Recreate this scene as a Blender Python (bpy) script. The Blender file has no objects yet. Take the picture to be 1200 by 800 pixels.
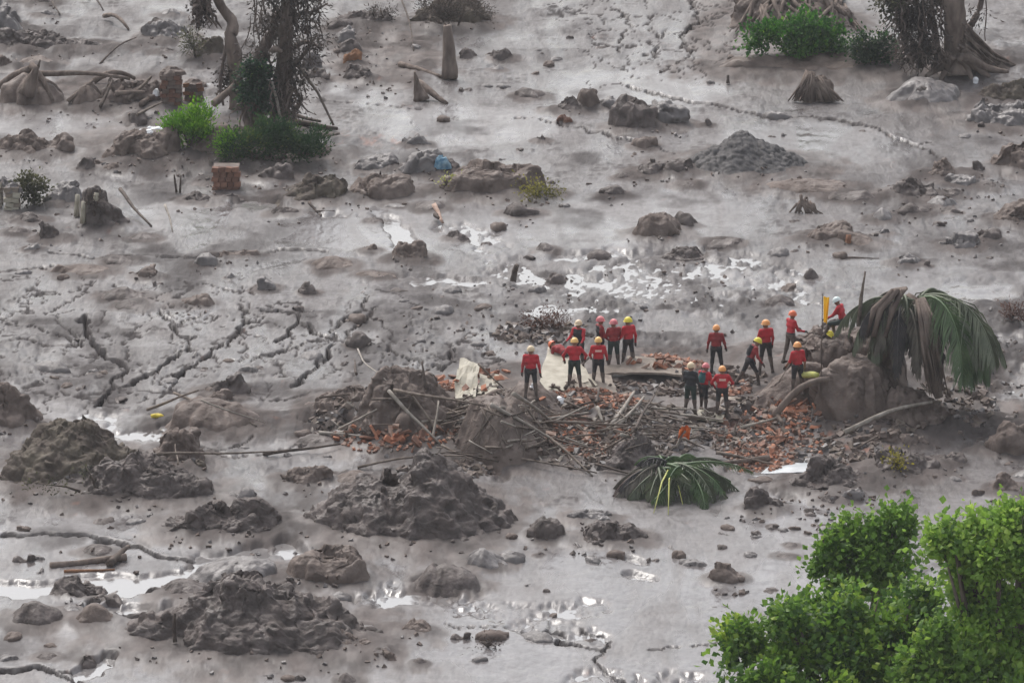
import bpy, math, random
import numpy as np
from mathutils import Vector, Matrix, Euler
from mathutils.bvhtree import BVHTree
random.seed(7)
RNG = np.random.default_rng(11)
S = bpy.context.scene
COL = S.collection

# ------------------------------------------------------------------ camera
HAZE = 0.0002
F = 6667.0                      # focal length in pixels of a 1200 px wide frame
PITCH = math.radians(14.0)
CAMZ = 45.0
cam_d = bpy.data.cameras.new('camera'); cam = bpy.data.objects.new('camera', cam_d); COL.objects.link(cam)
cam.location = (0, 0, CAMZ); cam.rotation_euler = (math.pi/2 - PITCH, 0, 0)
cam_d.sensor_width = 36; cam_d.lens = 36*F/1200; cam_d.clip_start = 1; cam_d.clip_end = 6000
S.camera = cam
CT, ST = math.cos(PITCH), math.sin(PITCH)

# ------------------------------------------------------------------ sky, sun, exposure (overcast)
SUN_EL, SUN_AZ = math.radians(52), math.radians(-25)   # azimuth from +Y (behind the scene)
w = bpy.data.worlds.new("World"); S.world = w; w.use_nodes = True
nt = w.node_tree; bg = nt.nodes['Background']
sky = nt.nodes.new('ShaderNodeTexSky'); sky.sky_type = 'NISHITA'; sky.sun_disc = False
sky.sun_elevation = SUN_EL; sky.sun_rotation = SUN_AZ; sky.dust_density = 4.0; sky.air_density = 1.3; sky.ozone_density = 1.0
hs = nt.nodes.new('ShaderNodeHueSaturation'); hs.inputs['Saturation'].default_value = 0.34
nt.links.new(sky.outputs[0], hs.inputs['Color']); nt.links.new(hs.outputs[0], bg.inputs['Color'])
bg.inputs['Strength'].default_value = 0.12
sl = bpy.data.lights.new('sun', 'SUN'); so = bpy.data.objects.new('sun', sl); COL.objects.link(so)
sl.energy = 0.8; sl.angle = math.radians(25); sl.color = (1.0, 0.97, 0.93)
sd = Vector((math.sin(SUN_AZ)*math.cos(SUN_EL), math.cos(SUN_AZ)*math.cos(SUN_EL), math.sin(SUN_EL)))
so.rotation_euler = sd.to_track_quat('Z', 'Y').to_euler()
S.view_settings.view_transform = 'Standard'; S.view_settings.look = 'None'
S.view_settings.exposure = 0.82; S.view_settings.gamma = 1.0
S.cycles.max_bounces = 5; S.cycles.transparent_max_bounces = 6

# ------------------------------------------------------------------ pixel <-> world
def ray(px, py):
    a = (px-600)/F; b = (400-py)/F
    return np.array([a, CT + b*ST, -ST + b*CT])
def G(px, py, z=0.15):
    d = ray(px, py); t = (z-CAMZ)/d[2]
    return np.array([d[0]*t, d[1]*t, z])
def V(px, py, Y):                # the point on the upright plane y = Y
    d = ray(px, py); t = Y/d[1]
    return np.array([d[0]*t, Y, CAMZ + d[2]*t])
def PX(x, y, z):                 # world -> pixel
    zz = z-CAMZ
    dep = y*CT - zz*ST; up = y*ST + zz*CT
    return 600 + F*x/dep, 400 - F*up/dep
def scale(py):                   # pixels per metre on the ground at this row
    g = G(600, py); return F/(g[1]*CT + (CAMZ-g[2])*ST)

# ------------------------------------------------------------------ noise
def _h(ix, iy, iz, seed):
    n = (ix.astype(np.int64)*374761393 + iy.astype(np.int64)*668265263 + iz.astype(np.int64)*2147483647 + seed*1274126177) & 0xffffffff
    n = ((n ^ (n >> 13))*1274126177) & 0xffffffff
    n = ((n ^ (n >> 16))*2246822519) & 0xffffffff
    return ((n ^ (n >> 15)) & 0xffffff)/float(0xffffff)
def _q(t): return t*t*t*(t*(t*6-15)+10)
def vn2(x, y, seed=0):
    fx, fy = np.floor(x), np.floor(y); tx, ty = _q(x-fx), _q(y-fy); z = np.zeros_like(fx)
    a = _h(fx, fy, z, seed); b = _h(fx+1, fy, z, seed); c = _h(fx, fy+1, z, seed); d = _h(fx+1, fy+1, z, seed)
    return (a+(b-a)*tx)*(1-ty) + (c+(d-c)*tx)*ty
def vn3(x, y, z, seed=0):
    fx, fy, fz = np.floor(x), np.floor(y), np.floor(z); tx, ty, tz = _q(x-fx), _q(y-fy), _q(z-fz)
    r = 0
    for dz in (0, 1):
        a = _h(fx, fy, fz+dz, seed); b = _h(fx+1, fy, fz+dz, seed); c = _h(fx, fy+1, fz+dz, seed); d = _h(fx+1, fy+1, fz+dz, seed)
        v = (a+(b-a)*tx)*(1-ty) + (c+(d-c)*tx)*ty
        r = r + v*(tz if dz else 1-tz)
    return r
def fbm2(x, y, o=4, seed=0):
    r = 0; a = 0.5; s = 0
    for i in range(o):
        r = r + a*(vn2(x*2**i+i*7.3, y*2**i-i*3.1, seed+i)-0.5)*2; s += a; a *= 0.5
    return r/s
def fbm3(p, o=4, seed=0):
    r = 0; a = 0.5; s = 0
    for i in range(o):
        k = 2**i
        r = r + a*(vn3(p[:, 0]*k+i*5.2, p[:, 1]*k, p[:, 2]*k-i*2.7, seed+i)-0.5)*2; s += a; a *= 0.5
    return r/s
def wor3(p, seed=0):             # F1 distance and id of the nearest cell point
    f = np.floor(p); best = np.full(len(p), 9.0); bid = np.zeros(len(p))
    for dx in (-1, 0, 1):
        for dy in (-1, 0, 1):
            for dz in (-1, 0, 1):
                c = f + (dx, dy, dz)
                q = np.stack([_h(c[:, 0], c[:, 1], c[:, 2], seed+k) for k in range(3)], 1)*0.8+0.1
                d = ((c+q-p)**2).sum(1)
                m = d < best; best = np.where(m, d, best); bid = np.where(m, q[:, 0], bid)
    return np.sqrt(best), bid
def facets(p, seed=0):         # angular blocks: every cell is a tilted facet at its own height
    f = np.floor(p); best = np.full(len(p), 9.0); val = np.zeros(len(p))
    for dx in (-1, 0, 1):
        for dy in (-1, 0, 1):
            for dz in (-1, 0, 1):
                c = f + (dx, dy, dz)
                q = np.stack([_h(c[:, 0], c[:, 1], c[:, 2], seed+k) for k in range(3)], 1)
                o = p-(c+q*.9+.05); d = (o**2).sum(1); m = d < best
                t = np.stack([_h(c[:, 0], c[:, 1], c[:, 2], seed+7+k) for k in range(3)], 1)-.5
                best = np.where(m, d, best); val = np.where(m, (q[:, 0]-.5)*.9+(t*o).sum(1)*1.6-.35*np.sqrt(d), val)
    return val
def wor2(x, y, seed=0):
    fx, fy = np.floor(x), np.floor(y); best = np.full(x.shape, 9.0); bid = np.zeros(x.shape); z = np.zeros_like(fx)
    for dx in (-1, 0, 1):
        for dy in (-1, 0, 1):
            cx, cy = fx+dx, fy+dy
            qx = _h(cx, cy, z, seed)*0.8+.1; qy = _h(cx, cy, z, seed+1)*0.8+.1
            d = (cx+qx-x)**2 + (cy+qy-y)**2
            m = d < best; best = np.where(m, d, best); bid = np.where(m, qx, bid)
    return np.sqrt(best), bid
def sm(e0, e1, x):
    t = np.clip((x-e0)/(e1-e0), 0, 1); return t*t*(3-2*t)

# ------------------------------------------------------------------ mesh helpers
def mesh_from(name, verts, faces, mats, mi=None, smooth=True, uv=None):
    me = bpy.data.meshes.new(name)
    verts = np.asarray(verts, dtype=np.float32)
    if isinstance(faces, np.ndarray):
        n, k = faces.shape
        me.vertices.add(len(verts)); me.vertices.foreach_set('co', verts.ravel())
        me.loops.add(n*k); me.loops.foreach_set('vertex_index', faces.astype(np.int32).ravel())
        me.polygons.add(n); me.polygons.foreach_set('loop_start', np.arange(0, n*k, k, dtype=np.int32))
        me.polygons.foreach_set('loop_total', np.full(n, k, dtype=np.int32))
    else:
        me.from_pydata(verts.tolist(), [], faces)
    for m in (mats if isinstance(mats, (list, tuple)) else [mats]): me.materials.append(m)
    if mi is not None: me.polygons.foreach_set('material_index', np.asarray(mi, dtype=np.int32))
    me.polygons.foreach_set('use_smooth', np.full(len(me.polygons), smooth))
    me.update(calc_edges=True); me.validate()
    return me
def link(name, me, parent=None, label=None, cat=None, group=None, kind=None, loc=None):
    o = bpy.data.objects.new(name, me); COL.objects.link(o)
    if parent is not None: o.parent = parent
    if loc is not None: o.location = loc
    if label: o['label'] = label
    if cat: o['category'] = cat
    if group: o['group'] = group
    if kind or cat: o['kind'] = kind or 'thing'
    return o
def empty(name, loc, label, cat, group=None, rz=0):
    o = link(name, None, None, label, cat, group, None, tuple(loc)); o.rotation_euler = (0, 0, rz)
    return o
class MB:
    """collects geometry for ONE mesh"""
    def __init__(s): s.v = []; s.f = []; s.m = []; s.n = 0
    def add(s, v, f, m=0):
        v = np.asarray(v, dtype=float); s.v.append(v)
        s.f += [tuple(int(i)+s.n for i in q) for q in f]; s.m += [m]*len(f); s.n += len(v)
    def tube(s, pts, rad, sides=7, m=0, rough=0.0, cap=True):
        pts = np.asarray(pts, float); n = len(pts); rad = np.broadcast_to(np.asarray(rad, float), (n,)) if np.ndim(rad) else np.full(n, rad)
        vs = []; up = Vector((0.3, 0.2, 1)).normalized()
        for i in range(n):
            t = Vector(pts[min(i+1, n-1)]-pts[max(i-1, 0)])
            if t.length < 1e-6: t = Vector((0, 0, 1))
            t.normalize()
            a = t.cross(up)
            if a.length < 0.05: a = t.cross(Vector((1, 0, 0)))
            a.normalize(); b = t.cross(a)
            for k in range(sides):
                th = 2*math.pi*k/sides; r = rad[i]*(1+rough*(random.random()-.5)*2)
                vs.append(pts[i]+np.array(a)*math.cos(th)*r+np.array(b)*math.sin(th)*r)
        fs = [(i*sides+k, i*sides+(k+1) % sides, (i+1)*sides+(k+1) % sides, (i+1)*sides+k) for i in range(n-1) for k in range(sides)]
        if cap: fs += [tuple(range(sides))[::-1], tuple((n-1)*sides+k for k in range(sides))]
        s.add(vs, fs, m)
    def box(s, c, d, rot=None, m=0, jit=0.0):
        q = np.array([[x, y, z] for x in (-.5, .5) for y in (-.5, .5) for z in (-.5, .5)])*np.array(d)
        if jit: q = q + (np.array([[random.random() for _ in range(3)] for _ in range(8)])-.5)*jit*np.array(d)
        if rot is not None: q = q @ np.array(rot.to_3x3().transposed() if isinstance(rot, Matrix) else rot.to_matrix().transposed())
        s.add(q+np.array(c), [(0, 1, 3, 2), (4, 6, 7, 5), (0, 4, 5, 1), (2, 3, 7, 6), (0, 2, 6, 4), (1, 5, 7, 3)], m)
    def mesh(s, name, mats, smooth=True):
        return mesh_from(name, np.concatenate(s.v), s.f, mats, s.m, smooth)

# ------------------------------------------------------------------ materials
def mat(name, col, col2=None, rough=0.7, scale=3.0, bump=0.0, bscale=20.0, spec=0.5, detail=6, stretch=None, rough2=None, thr=(0.35, 0.65), trans=0.0):
    m = bpy.data.materials.new(name); m.use_nodes = True; t = m.node_tree; N, L = t.nodes, t.links
    p = N['Principled BSDF']; p.inputs['Roughness'].default_value = rough; p.inputs['Specular IOR Level'].default_value = spec
    p.inputs['Base Color'].default_value = (*col, 1)
    tc = N.new('ShaderNodeTexCoord'); mp = N.new('ShaderNodeMapping'); L.new(tc.outputs['Object'], mp.inputs[0])
    if stretch: mp.inputs['Scale'].default_value = stretch
    if col2:
        n = N.new('ShaderNodeTexNoise'); n.inputs['Scale'].default_value = scale; n.inputs['Detail'].default_value = detail
        r = N.new('ShaderNodeValToRGB'); r.color_ramp.elements[0].position = thr[0]; r.color_ramp.elements[1].position = thr[1]
        r.color_ramp.elements[0].color = (*col, 1); r.color_ramp.elements[1].color = (*col2, 1)
        L.new(mp.outputs[0], n.inputs['Vector']); L.new(n.outputs['Fac'], r.inputs[0]); L.new(r.outputs[0], p.inputs['Base Color'])
        if rough2 is not None:
            q = N.new('ShaderNodeMapRange'); q.inputs['From Min'].default_value = thr[0]; q.inputs['From Max'].default_value = thr[1]
            q.inputs['To Min'].default_value = rough; q.inputs['To Max'].default_value = rough2
            n2 = N.new('ShaderNodeTexNoise'); n2.inputs['Scale'].default_value = scale*0.7; n2.inputs['Detail'].default_value = 4
            L.new(mp.outputs[0], n2.inputs['Vector']); L.new(n2.outputs['Fac'], q.inputs['Value']); L.new(q.outputs[0], p.inputs['Roughness'])
    if bump:
        n = N.new('ShaderNodeTexNoise'); n.inputs['Scale'].default_value = bscale; n.inputs['Detail'].default_value = 5
        L.new(mp.outputs[0], n.inputs['Vector'])
        b = N.new('ShaderNodeBump'); b.inputs['Strength'].default_value = 1.0; b.inputs['Distance'].default_value = bump
        L.new(n.outputs['Fac'], b.inputs['Height']); L.new(b.outputs[0], p.inputs['Normal'])
    if trans:
        tr = N.new('ShaderNodeBsdfTranslucent'); mx = N.new('ShaderNodeMixShader'); mx.inputs[0].default_value = trans
        if col2: L.new(r.outputs[0], tr.inputs['Color'])
        else: tr.inputs['Color'].default_value = (*col, 1)
        out = N['Material Output']; L.new(p.outputs[0], mx.inputs[1]); L.new(tr.outputs[0], mx.inputs[2]); L.new(mx.outputs[0], out.inputs[0])
    return m
MD = mat('mud_dark', (0.060, 0.046, 0.041), (0.140, 0.112, 0.102), 0.75, 2.2, 0.03, 14, 0.35, rough2=0.45)
MBR = mat('mud_brown', (0.095, 0.070, 0.059), (0.185, 0.143, 0.122), 0.8, 1.8, 0.03, 12, 0.3, rough2=0.5)
MG = mat('mud_grey', (0.095, 0.082, 0.079), (0.18, 0.160, 0.154), 0.6, 2.0, 0.02, 14, 0.5, rough2=0.35)
MM = mat('mud_mossy', (0.072, 0.054, 0.046), (0.135, 0.112, 0.086), 0.8, 1.3, 0.03, 14, 0.3)
MGR = mat('gravel_grey', (0.065, 0.060, 0.059), (0.14, 0.13, 0.128), 0.8, 6, 0.02, 30, 0.3)
MRD = mat('mud_reddish', (0.10, 0.055, 0.042), (0.19, 0.10, 0.07), 0.8, 2.5, 0.02, 14, 0.3)
MOR = mat('orange_clay', (0.17, 0.085, 0.045), (0.30, 0.15, 0.08), 0.8, 2.5, 0.02, 14, 0.3)
WOOD = mat('weathered_wood', (0.10, 0.075, 0.06), (0.22, 0.18, 0.15), 0.8, 5, 0.01, 30, 0.3)
WOODD = mat('dark_wood', (0.055, 0.041, 0.035), (0.13, 0.10, 0.083), 0.8, 5, 0.01, 30, 0.3)
WOODL = mat('pale_wood', (0.22, 0.19, 0.16), (0.36, 0.32, 0.28), 0.75, 5, 0.005, 30, 0.3)
BARK = mat('bark', (0.10, 0.075, 0.062), (0.21, 0.165, 0.14), 0.85, 4, 0.03, 12, 0.25, stretch=(1, 1, .3))
BARKL = mat('bark_pale', (0.13, 0.10, 0.085), (0.24, 0.19, 0.16), 0.85, 4, 0.02, 12, 0.25, stretch=(1, 1, .3))
BRICK = mat('brick_orange', (0.33, 0.13, 0.075), (0.45, 0.215, 0.135), 0.85, 5, 0, 20, 0.3)
BRICKP = mat('brick_pale', (0.34, 0.22, 0.17), (0.45, 0.33, 0.27), 0.85, 5, 0, 20, 0.3)
BRICKD = mat('brick_muddy', (0.16, 0.088, 0.066), (0.27, 0.14, 0.095), 0.8, 5, 0, 20, 0.3)
WHITE = mat('white_plastic', (0.75, 0.75, 0.76), None, 0.4)
CREAM = mat('cream_sheet', (0.30, 0.265, 0.20), (0.44, 0.40, 0.32), 0.6, 3, 0.02, 6)
TAN = mat('tan_concrete', (0.17, 0.135, 0.11), (0.29, 0.24, 0.195), 0.75, 2.5, 0.01, 20)
BLUE = mat('blue_cloth', (0.05, 0.16, 0.26), (0.25, 0.36, 0.42), 0.7, 4)
YEL = mat('yellow_paint', (0.70, 0.42, 0.02), None, 0.6)
FLAGM = mat('flag_yellow', (0.80, 0.42, 0.01), (0.85, 0.50, 0.03), 0.7, 3, trans=0.3)
YGR = mat('yellow_green', (0.45, 0.45, 0.10), (0.55, 0.55, 0.2), 0.7, 4)
GRN_D = mat('leaf_dark_green', (0.012, 0.035, 0.014), (0.03, 0.075, 0.028), 0.6, 2.5, trans=0.2)
GRN_B = mat('leaf_bright_green', (0.05, 0.13, 0.02), (0.15, 0.30, 0.045), 0.55, 3, trans=0.35)
GRN_Y = mat('leaf_yellow_green', (0.13, 0.17, 0.02), (0.28, 0.31, 0.05), 0.6, 3, trans=0.3)
PALM_G = mat('palm_green', (0.058, 0.105, 0.042), (0.14, 0.205, 0.095), 0.45, 2.0, trans=0.2)
PALM_M = mat('palm_muddy_green', (0.085, 0.10, 0.062), (0.165, 0.185, 0.12), 0.6, 2.0, trans=0.1)
PALM_D = mat('palm_dead', (0.085, 0.075, 0.060), (0.17, 0.15, 0.12), 0.8, 2.5)
PALM_K = mat('palm_black', (0.032, 0.030, 0.031), (0.07, 0.062, 0.06), 0.8, 2.5)
VINE = mat('dead_vine', (0.075, 0.054, 0.047), (0.17, 0.13, 0.11), 0.85, 3)

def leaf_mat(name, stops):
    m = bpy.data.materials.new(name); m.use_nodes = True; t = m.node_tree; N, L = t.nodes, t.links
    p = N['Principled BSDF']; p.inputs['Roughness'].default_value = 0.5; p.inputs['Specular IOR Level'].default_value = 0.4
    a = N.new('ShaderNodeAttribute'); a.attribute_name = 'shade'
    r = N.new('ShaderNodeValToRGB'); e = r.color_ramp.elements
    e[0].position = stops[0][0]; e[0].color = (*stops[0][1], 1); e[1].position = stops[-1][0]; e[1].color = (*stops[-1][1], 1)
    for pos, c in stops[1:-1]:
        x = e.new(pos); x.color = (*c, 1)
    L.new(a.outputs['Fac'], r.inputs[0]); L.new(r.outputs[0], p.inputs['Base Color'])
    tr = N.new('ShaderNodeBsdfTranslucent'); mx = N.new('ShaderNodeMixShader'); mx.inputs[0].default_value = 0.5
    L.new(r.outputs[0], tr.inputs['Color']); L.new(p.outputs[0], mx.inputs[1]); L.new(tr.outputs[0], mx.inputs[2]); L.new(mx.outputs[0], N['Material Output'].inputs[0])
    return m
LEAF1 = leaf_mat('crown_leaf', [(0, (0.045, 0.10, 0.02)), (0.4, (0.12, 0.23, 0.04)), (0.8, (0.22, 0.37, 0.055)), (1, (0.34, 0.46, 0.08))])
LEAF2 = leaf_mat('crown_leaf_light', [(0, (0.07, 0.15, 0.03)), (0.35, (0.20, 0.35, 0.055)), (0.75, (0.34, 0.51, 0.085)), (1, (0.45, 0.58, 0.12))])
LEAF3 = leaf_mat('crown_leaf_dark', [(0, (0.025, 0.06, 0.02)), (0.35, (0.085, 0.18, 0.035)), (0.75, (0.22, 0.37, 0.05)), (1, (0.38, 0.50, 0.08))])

# mudflow surface
def mud_material():
    m = bpy.data.materials.new('mudflow'); m.use_nodes = True; t = m.node_tree; N, L = t.nodes, t.links
    p = N['Principled BSDF']; tc = N.new('ShaderNodeTexCoord')
    def noise(sc, det, stretch, dist=0.0):
        mp = N.new('ShaderNodeMapping'); mp.inputs['Scale'].default_value = stretch; L.new(tc.outputs['Object'], mp.inputs[0])
        n = N.new('ShaderNodeTexNoise'); n.inputs['Scale'].default_value = sc; n.inputs['Detail'].default_value = det; n.inputs['Distortion'].default_value = dist
        L.new(mp.outputs[0], n.inputs['Vector']); return n.outputs['Fac']
    def ramp(fac, a, b, ca, cb):
        r = N.new('ShaderNodeValToRGB'); r.color_ramp.elements[0].position = a; r.color_ramp.elements[1].position = b
        r.color_ramp.elements[0].color = (*ca, 1); r.color_ramp.elements[1].color = (*cb, 1); L.new(fac, r.inputs[0]); return r.outputs[0]
    def mix(f, a, b, mode='MIX'):
        x = N.new('ShaderNodeMix'); x.data_type = 'RGBA'; x.blend_type = mode
        if isinstance(f, float): x.inputs[0].default_value = f
        else: L.new(f, x.inputs[0])
        for k, v in ((6, a), (7, b)):
            if isinstance(v, tuple): x.inputs[k].default_value = (*v, 1)
            else: L.new(v, x.inputs[k])
        return x.outputs[2]
    def attr(n):
        a = N.new('ShaderNodeAttribute'); a.attribute_name = n; return a.outputs['Fac']
    big = noise(0.12, 4, (1, .6, 1), 0.6); mid = noise(0.9, 6, (1, .35, 1), 0.8); fine = noise(7, 5, (1, .35, 1))
    c = mix(attr('wet'), ramp(big, 0.35, 0.65, (0.108, 0.097, 0.097), (0.160, 0.145, 0.145)), ramp(big, 0.35, 0.65, (0.168, 0.154, 0.154), (0.216, 0.199, 0.198)))
    wm = N.new('ShaderNodeMapRange'); L.new(attr('wet'), wm.inputs['Value']); wm.inputs['To Min'].default_value = 1; wm.inputs['To Max'].default_value = .45
    def damp(f):
        q = N.new('ShaderNodeMath'); q.operation = 'MULTIPLY'; L.new(f, q.inputs[0]); L.new(wm.outputs[0], q.inputs[1]); return q.outputs[0]
    c = mix(damp(ramp(mid, 0.40, 0.66, (0, 0, 0), (.75, .75, .75))), c, (0.098, 0.081, 0.077))
    c = mix(damp(ramp(fine, 0.42, 0.70, (0, 0, 0), (.75, .75, .75))), c, (0.072, 0.060, 0.057))
    c = mix(damp(ramp(noise(1.1, 9, (.8, 1.0, 1), 1.6), 0.50, 0.60, (0, 0, 0), (.7, .7, .7))), c, (0.070, 0.058, 0.055))
    c = mix(damp(ramp(noise(13, 4, (.5, 1.0, 1), .3), 0.50, 0.72, (0, 0, 0), (.7, .7, .7))), c, (0.055, 0.046, 0.043))
    c = mix(ramp(noise(.8, 7, (.3, 1.0, 1), 1.0), 0.54, 0.66, (0, 0, 0), (.45, .45, .45)), c, (0.115, 0.098, 0.094))
    c = mix(attr('brown'), c, ramp(noise(1.6, 6, (1, .6, 1)), 0.35, 0.65, (0.06, 0.046, 0.041), (0.14, 0.113, 0.102)))
    c = mix(attr('dark'), c, (0.05, 0.043, 0.042))  # dark mask: mottled mud tone plus painted shade of the cracks
    c = mix(attr('red'), c, (0.24, 0.11, 0.075))
    L.new(c, p.inputs['Base Color'])
    sp_ = N.new('ShaderNodeMapRange'); L.new(attr('dark'), sp_.inputs['Value']); sp_.inputs['To Min'].default_value = .48; sp_.inputs['To Max'].default_value = .08; L.new(sp_.outputs[0], p.inputs['Specular IOR Level'])
    rr = N.new('ShaderNodeMapRange'); L.new(noise(0.6, 5, (1, .22, 1), 0.8), rr.inputs['Value'])
    rr.inputs['From Min'].default_value = 0.36; rr.inputs['From Max'].default_value = 0.64; rr.inputs['To Min'].default_value = 0.20; rr.inputs['To Max'].default_value = 0.62
    ad = N.new('ShaderNodeMath'); ad.operation = 'MULTIPLY_ADD'; L.new(attr('brown'), ad.inputs[0]); ad.inputs[1].default_value = 0.3; L.new(rr.outputs[0], ad.inputs[2])
    ad2 = N.new('ShaderNodeMath'); ad2.operation = 'MULTIPLY_ADD'; L.new(attr('dark'), ad2.inputs[0]); ad2.inputs[1].default_value = 0.5; L.new(ad.outputs[0], ad2.inputs[2]); ad3 = N.new('ShaderNodeMath'); ad3.operation = 'MULTIPLY_ADD'; L.new(attr('wet'), ad3.inputs[0]); ad3.inputs[1].default_value = -0.13; L.new(ad2.outputs[0], ad3.inputs[2]); L.new(ad3.outputs[0], p.inputs['Roughness'])
    b = N.new('ShaderNodeBump'); b.inputs['Strength'].default_value = 1; L.new(wm.outputs[0], b.inputs['Strength']); b.inputs['Distance'].default_value = 0.05
    L.new(noise(4, 8, (1, .3, 1), 0.5), b.inputs['Height']); L.new(b.outputs[0], p.inputs['Normal'])
    return m
MUD = mud_material()
WATER = bpy.data.materials.new('muddy_water'); WATER.use_nodes = True
_p = WATER.node_tree.nodes['Principled BSDF']; _p.inputs['Base Color'].default_value = (0.22, 0.205, 0.2, 1); _p.inputs['Roughness'].default_value = 0.07
_p.inputs['IOR'].default_value = 2.0
_t = WATER.node_tree; _n = _t.nodes.new('ShaderNodeTexNoise'); _n.inputs['Scale'].default_value = 3.5; _n.inputs['Detail'].default_value = 6
_b = _t.nodes.new('ShaderNodeBump'); _b.inputs['Distance'].default_value = .006; _c = _t.nodes.new('ShaderNodeTexCoord')
_t.links.new(_c.outputs['Object'], _n.inputs['Vector']); _t.links.new(_n.outputs['Fac'], _b.inputs['Height']); _t.links.new(_b.outputs[0], _p.inputs['Normal']); _p.inputs['Specular IOR Level'].default_value = 1.0

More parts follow.
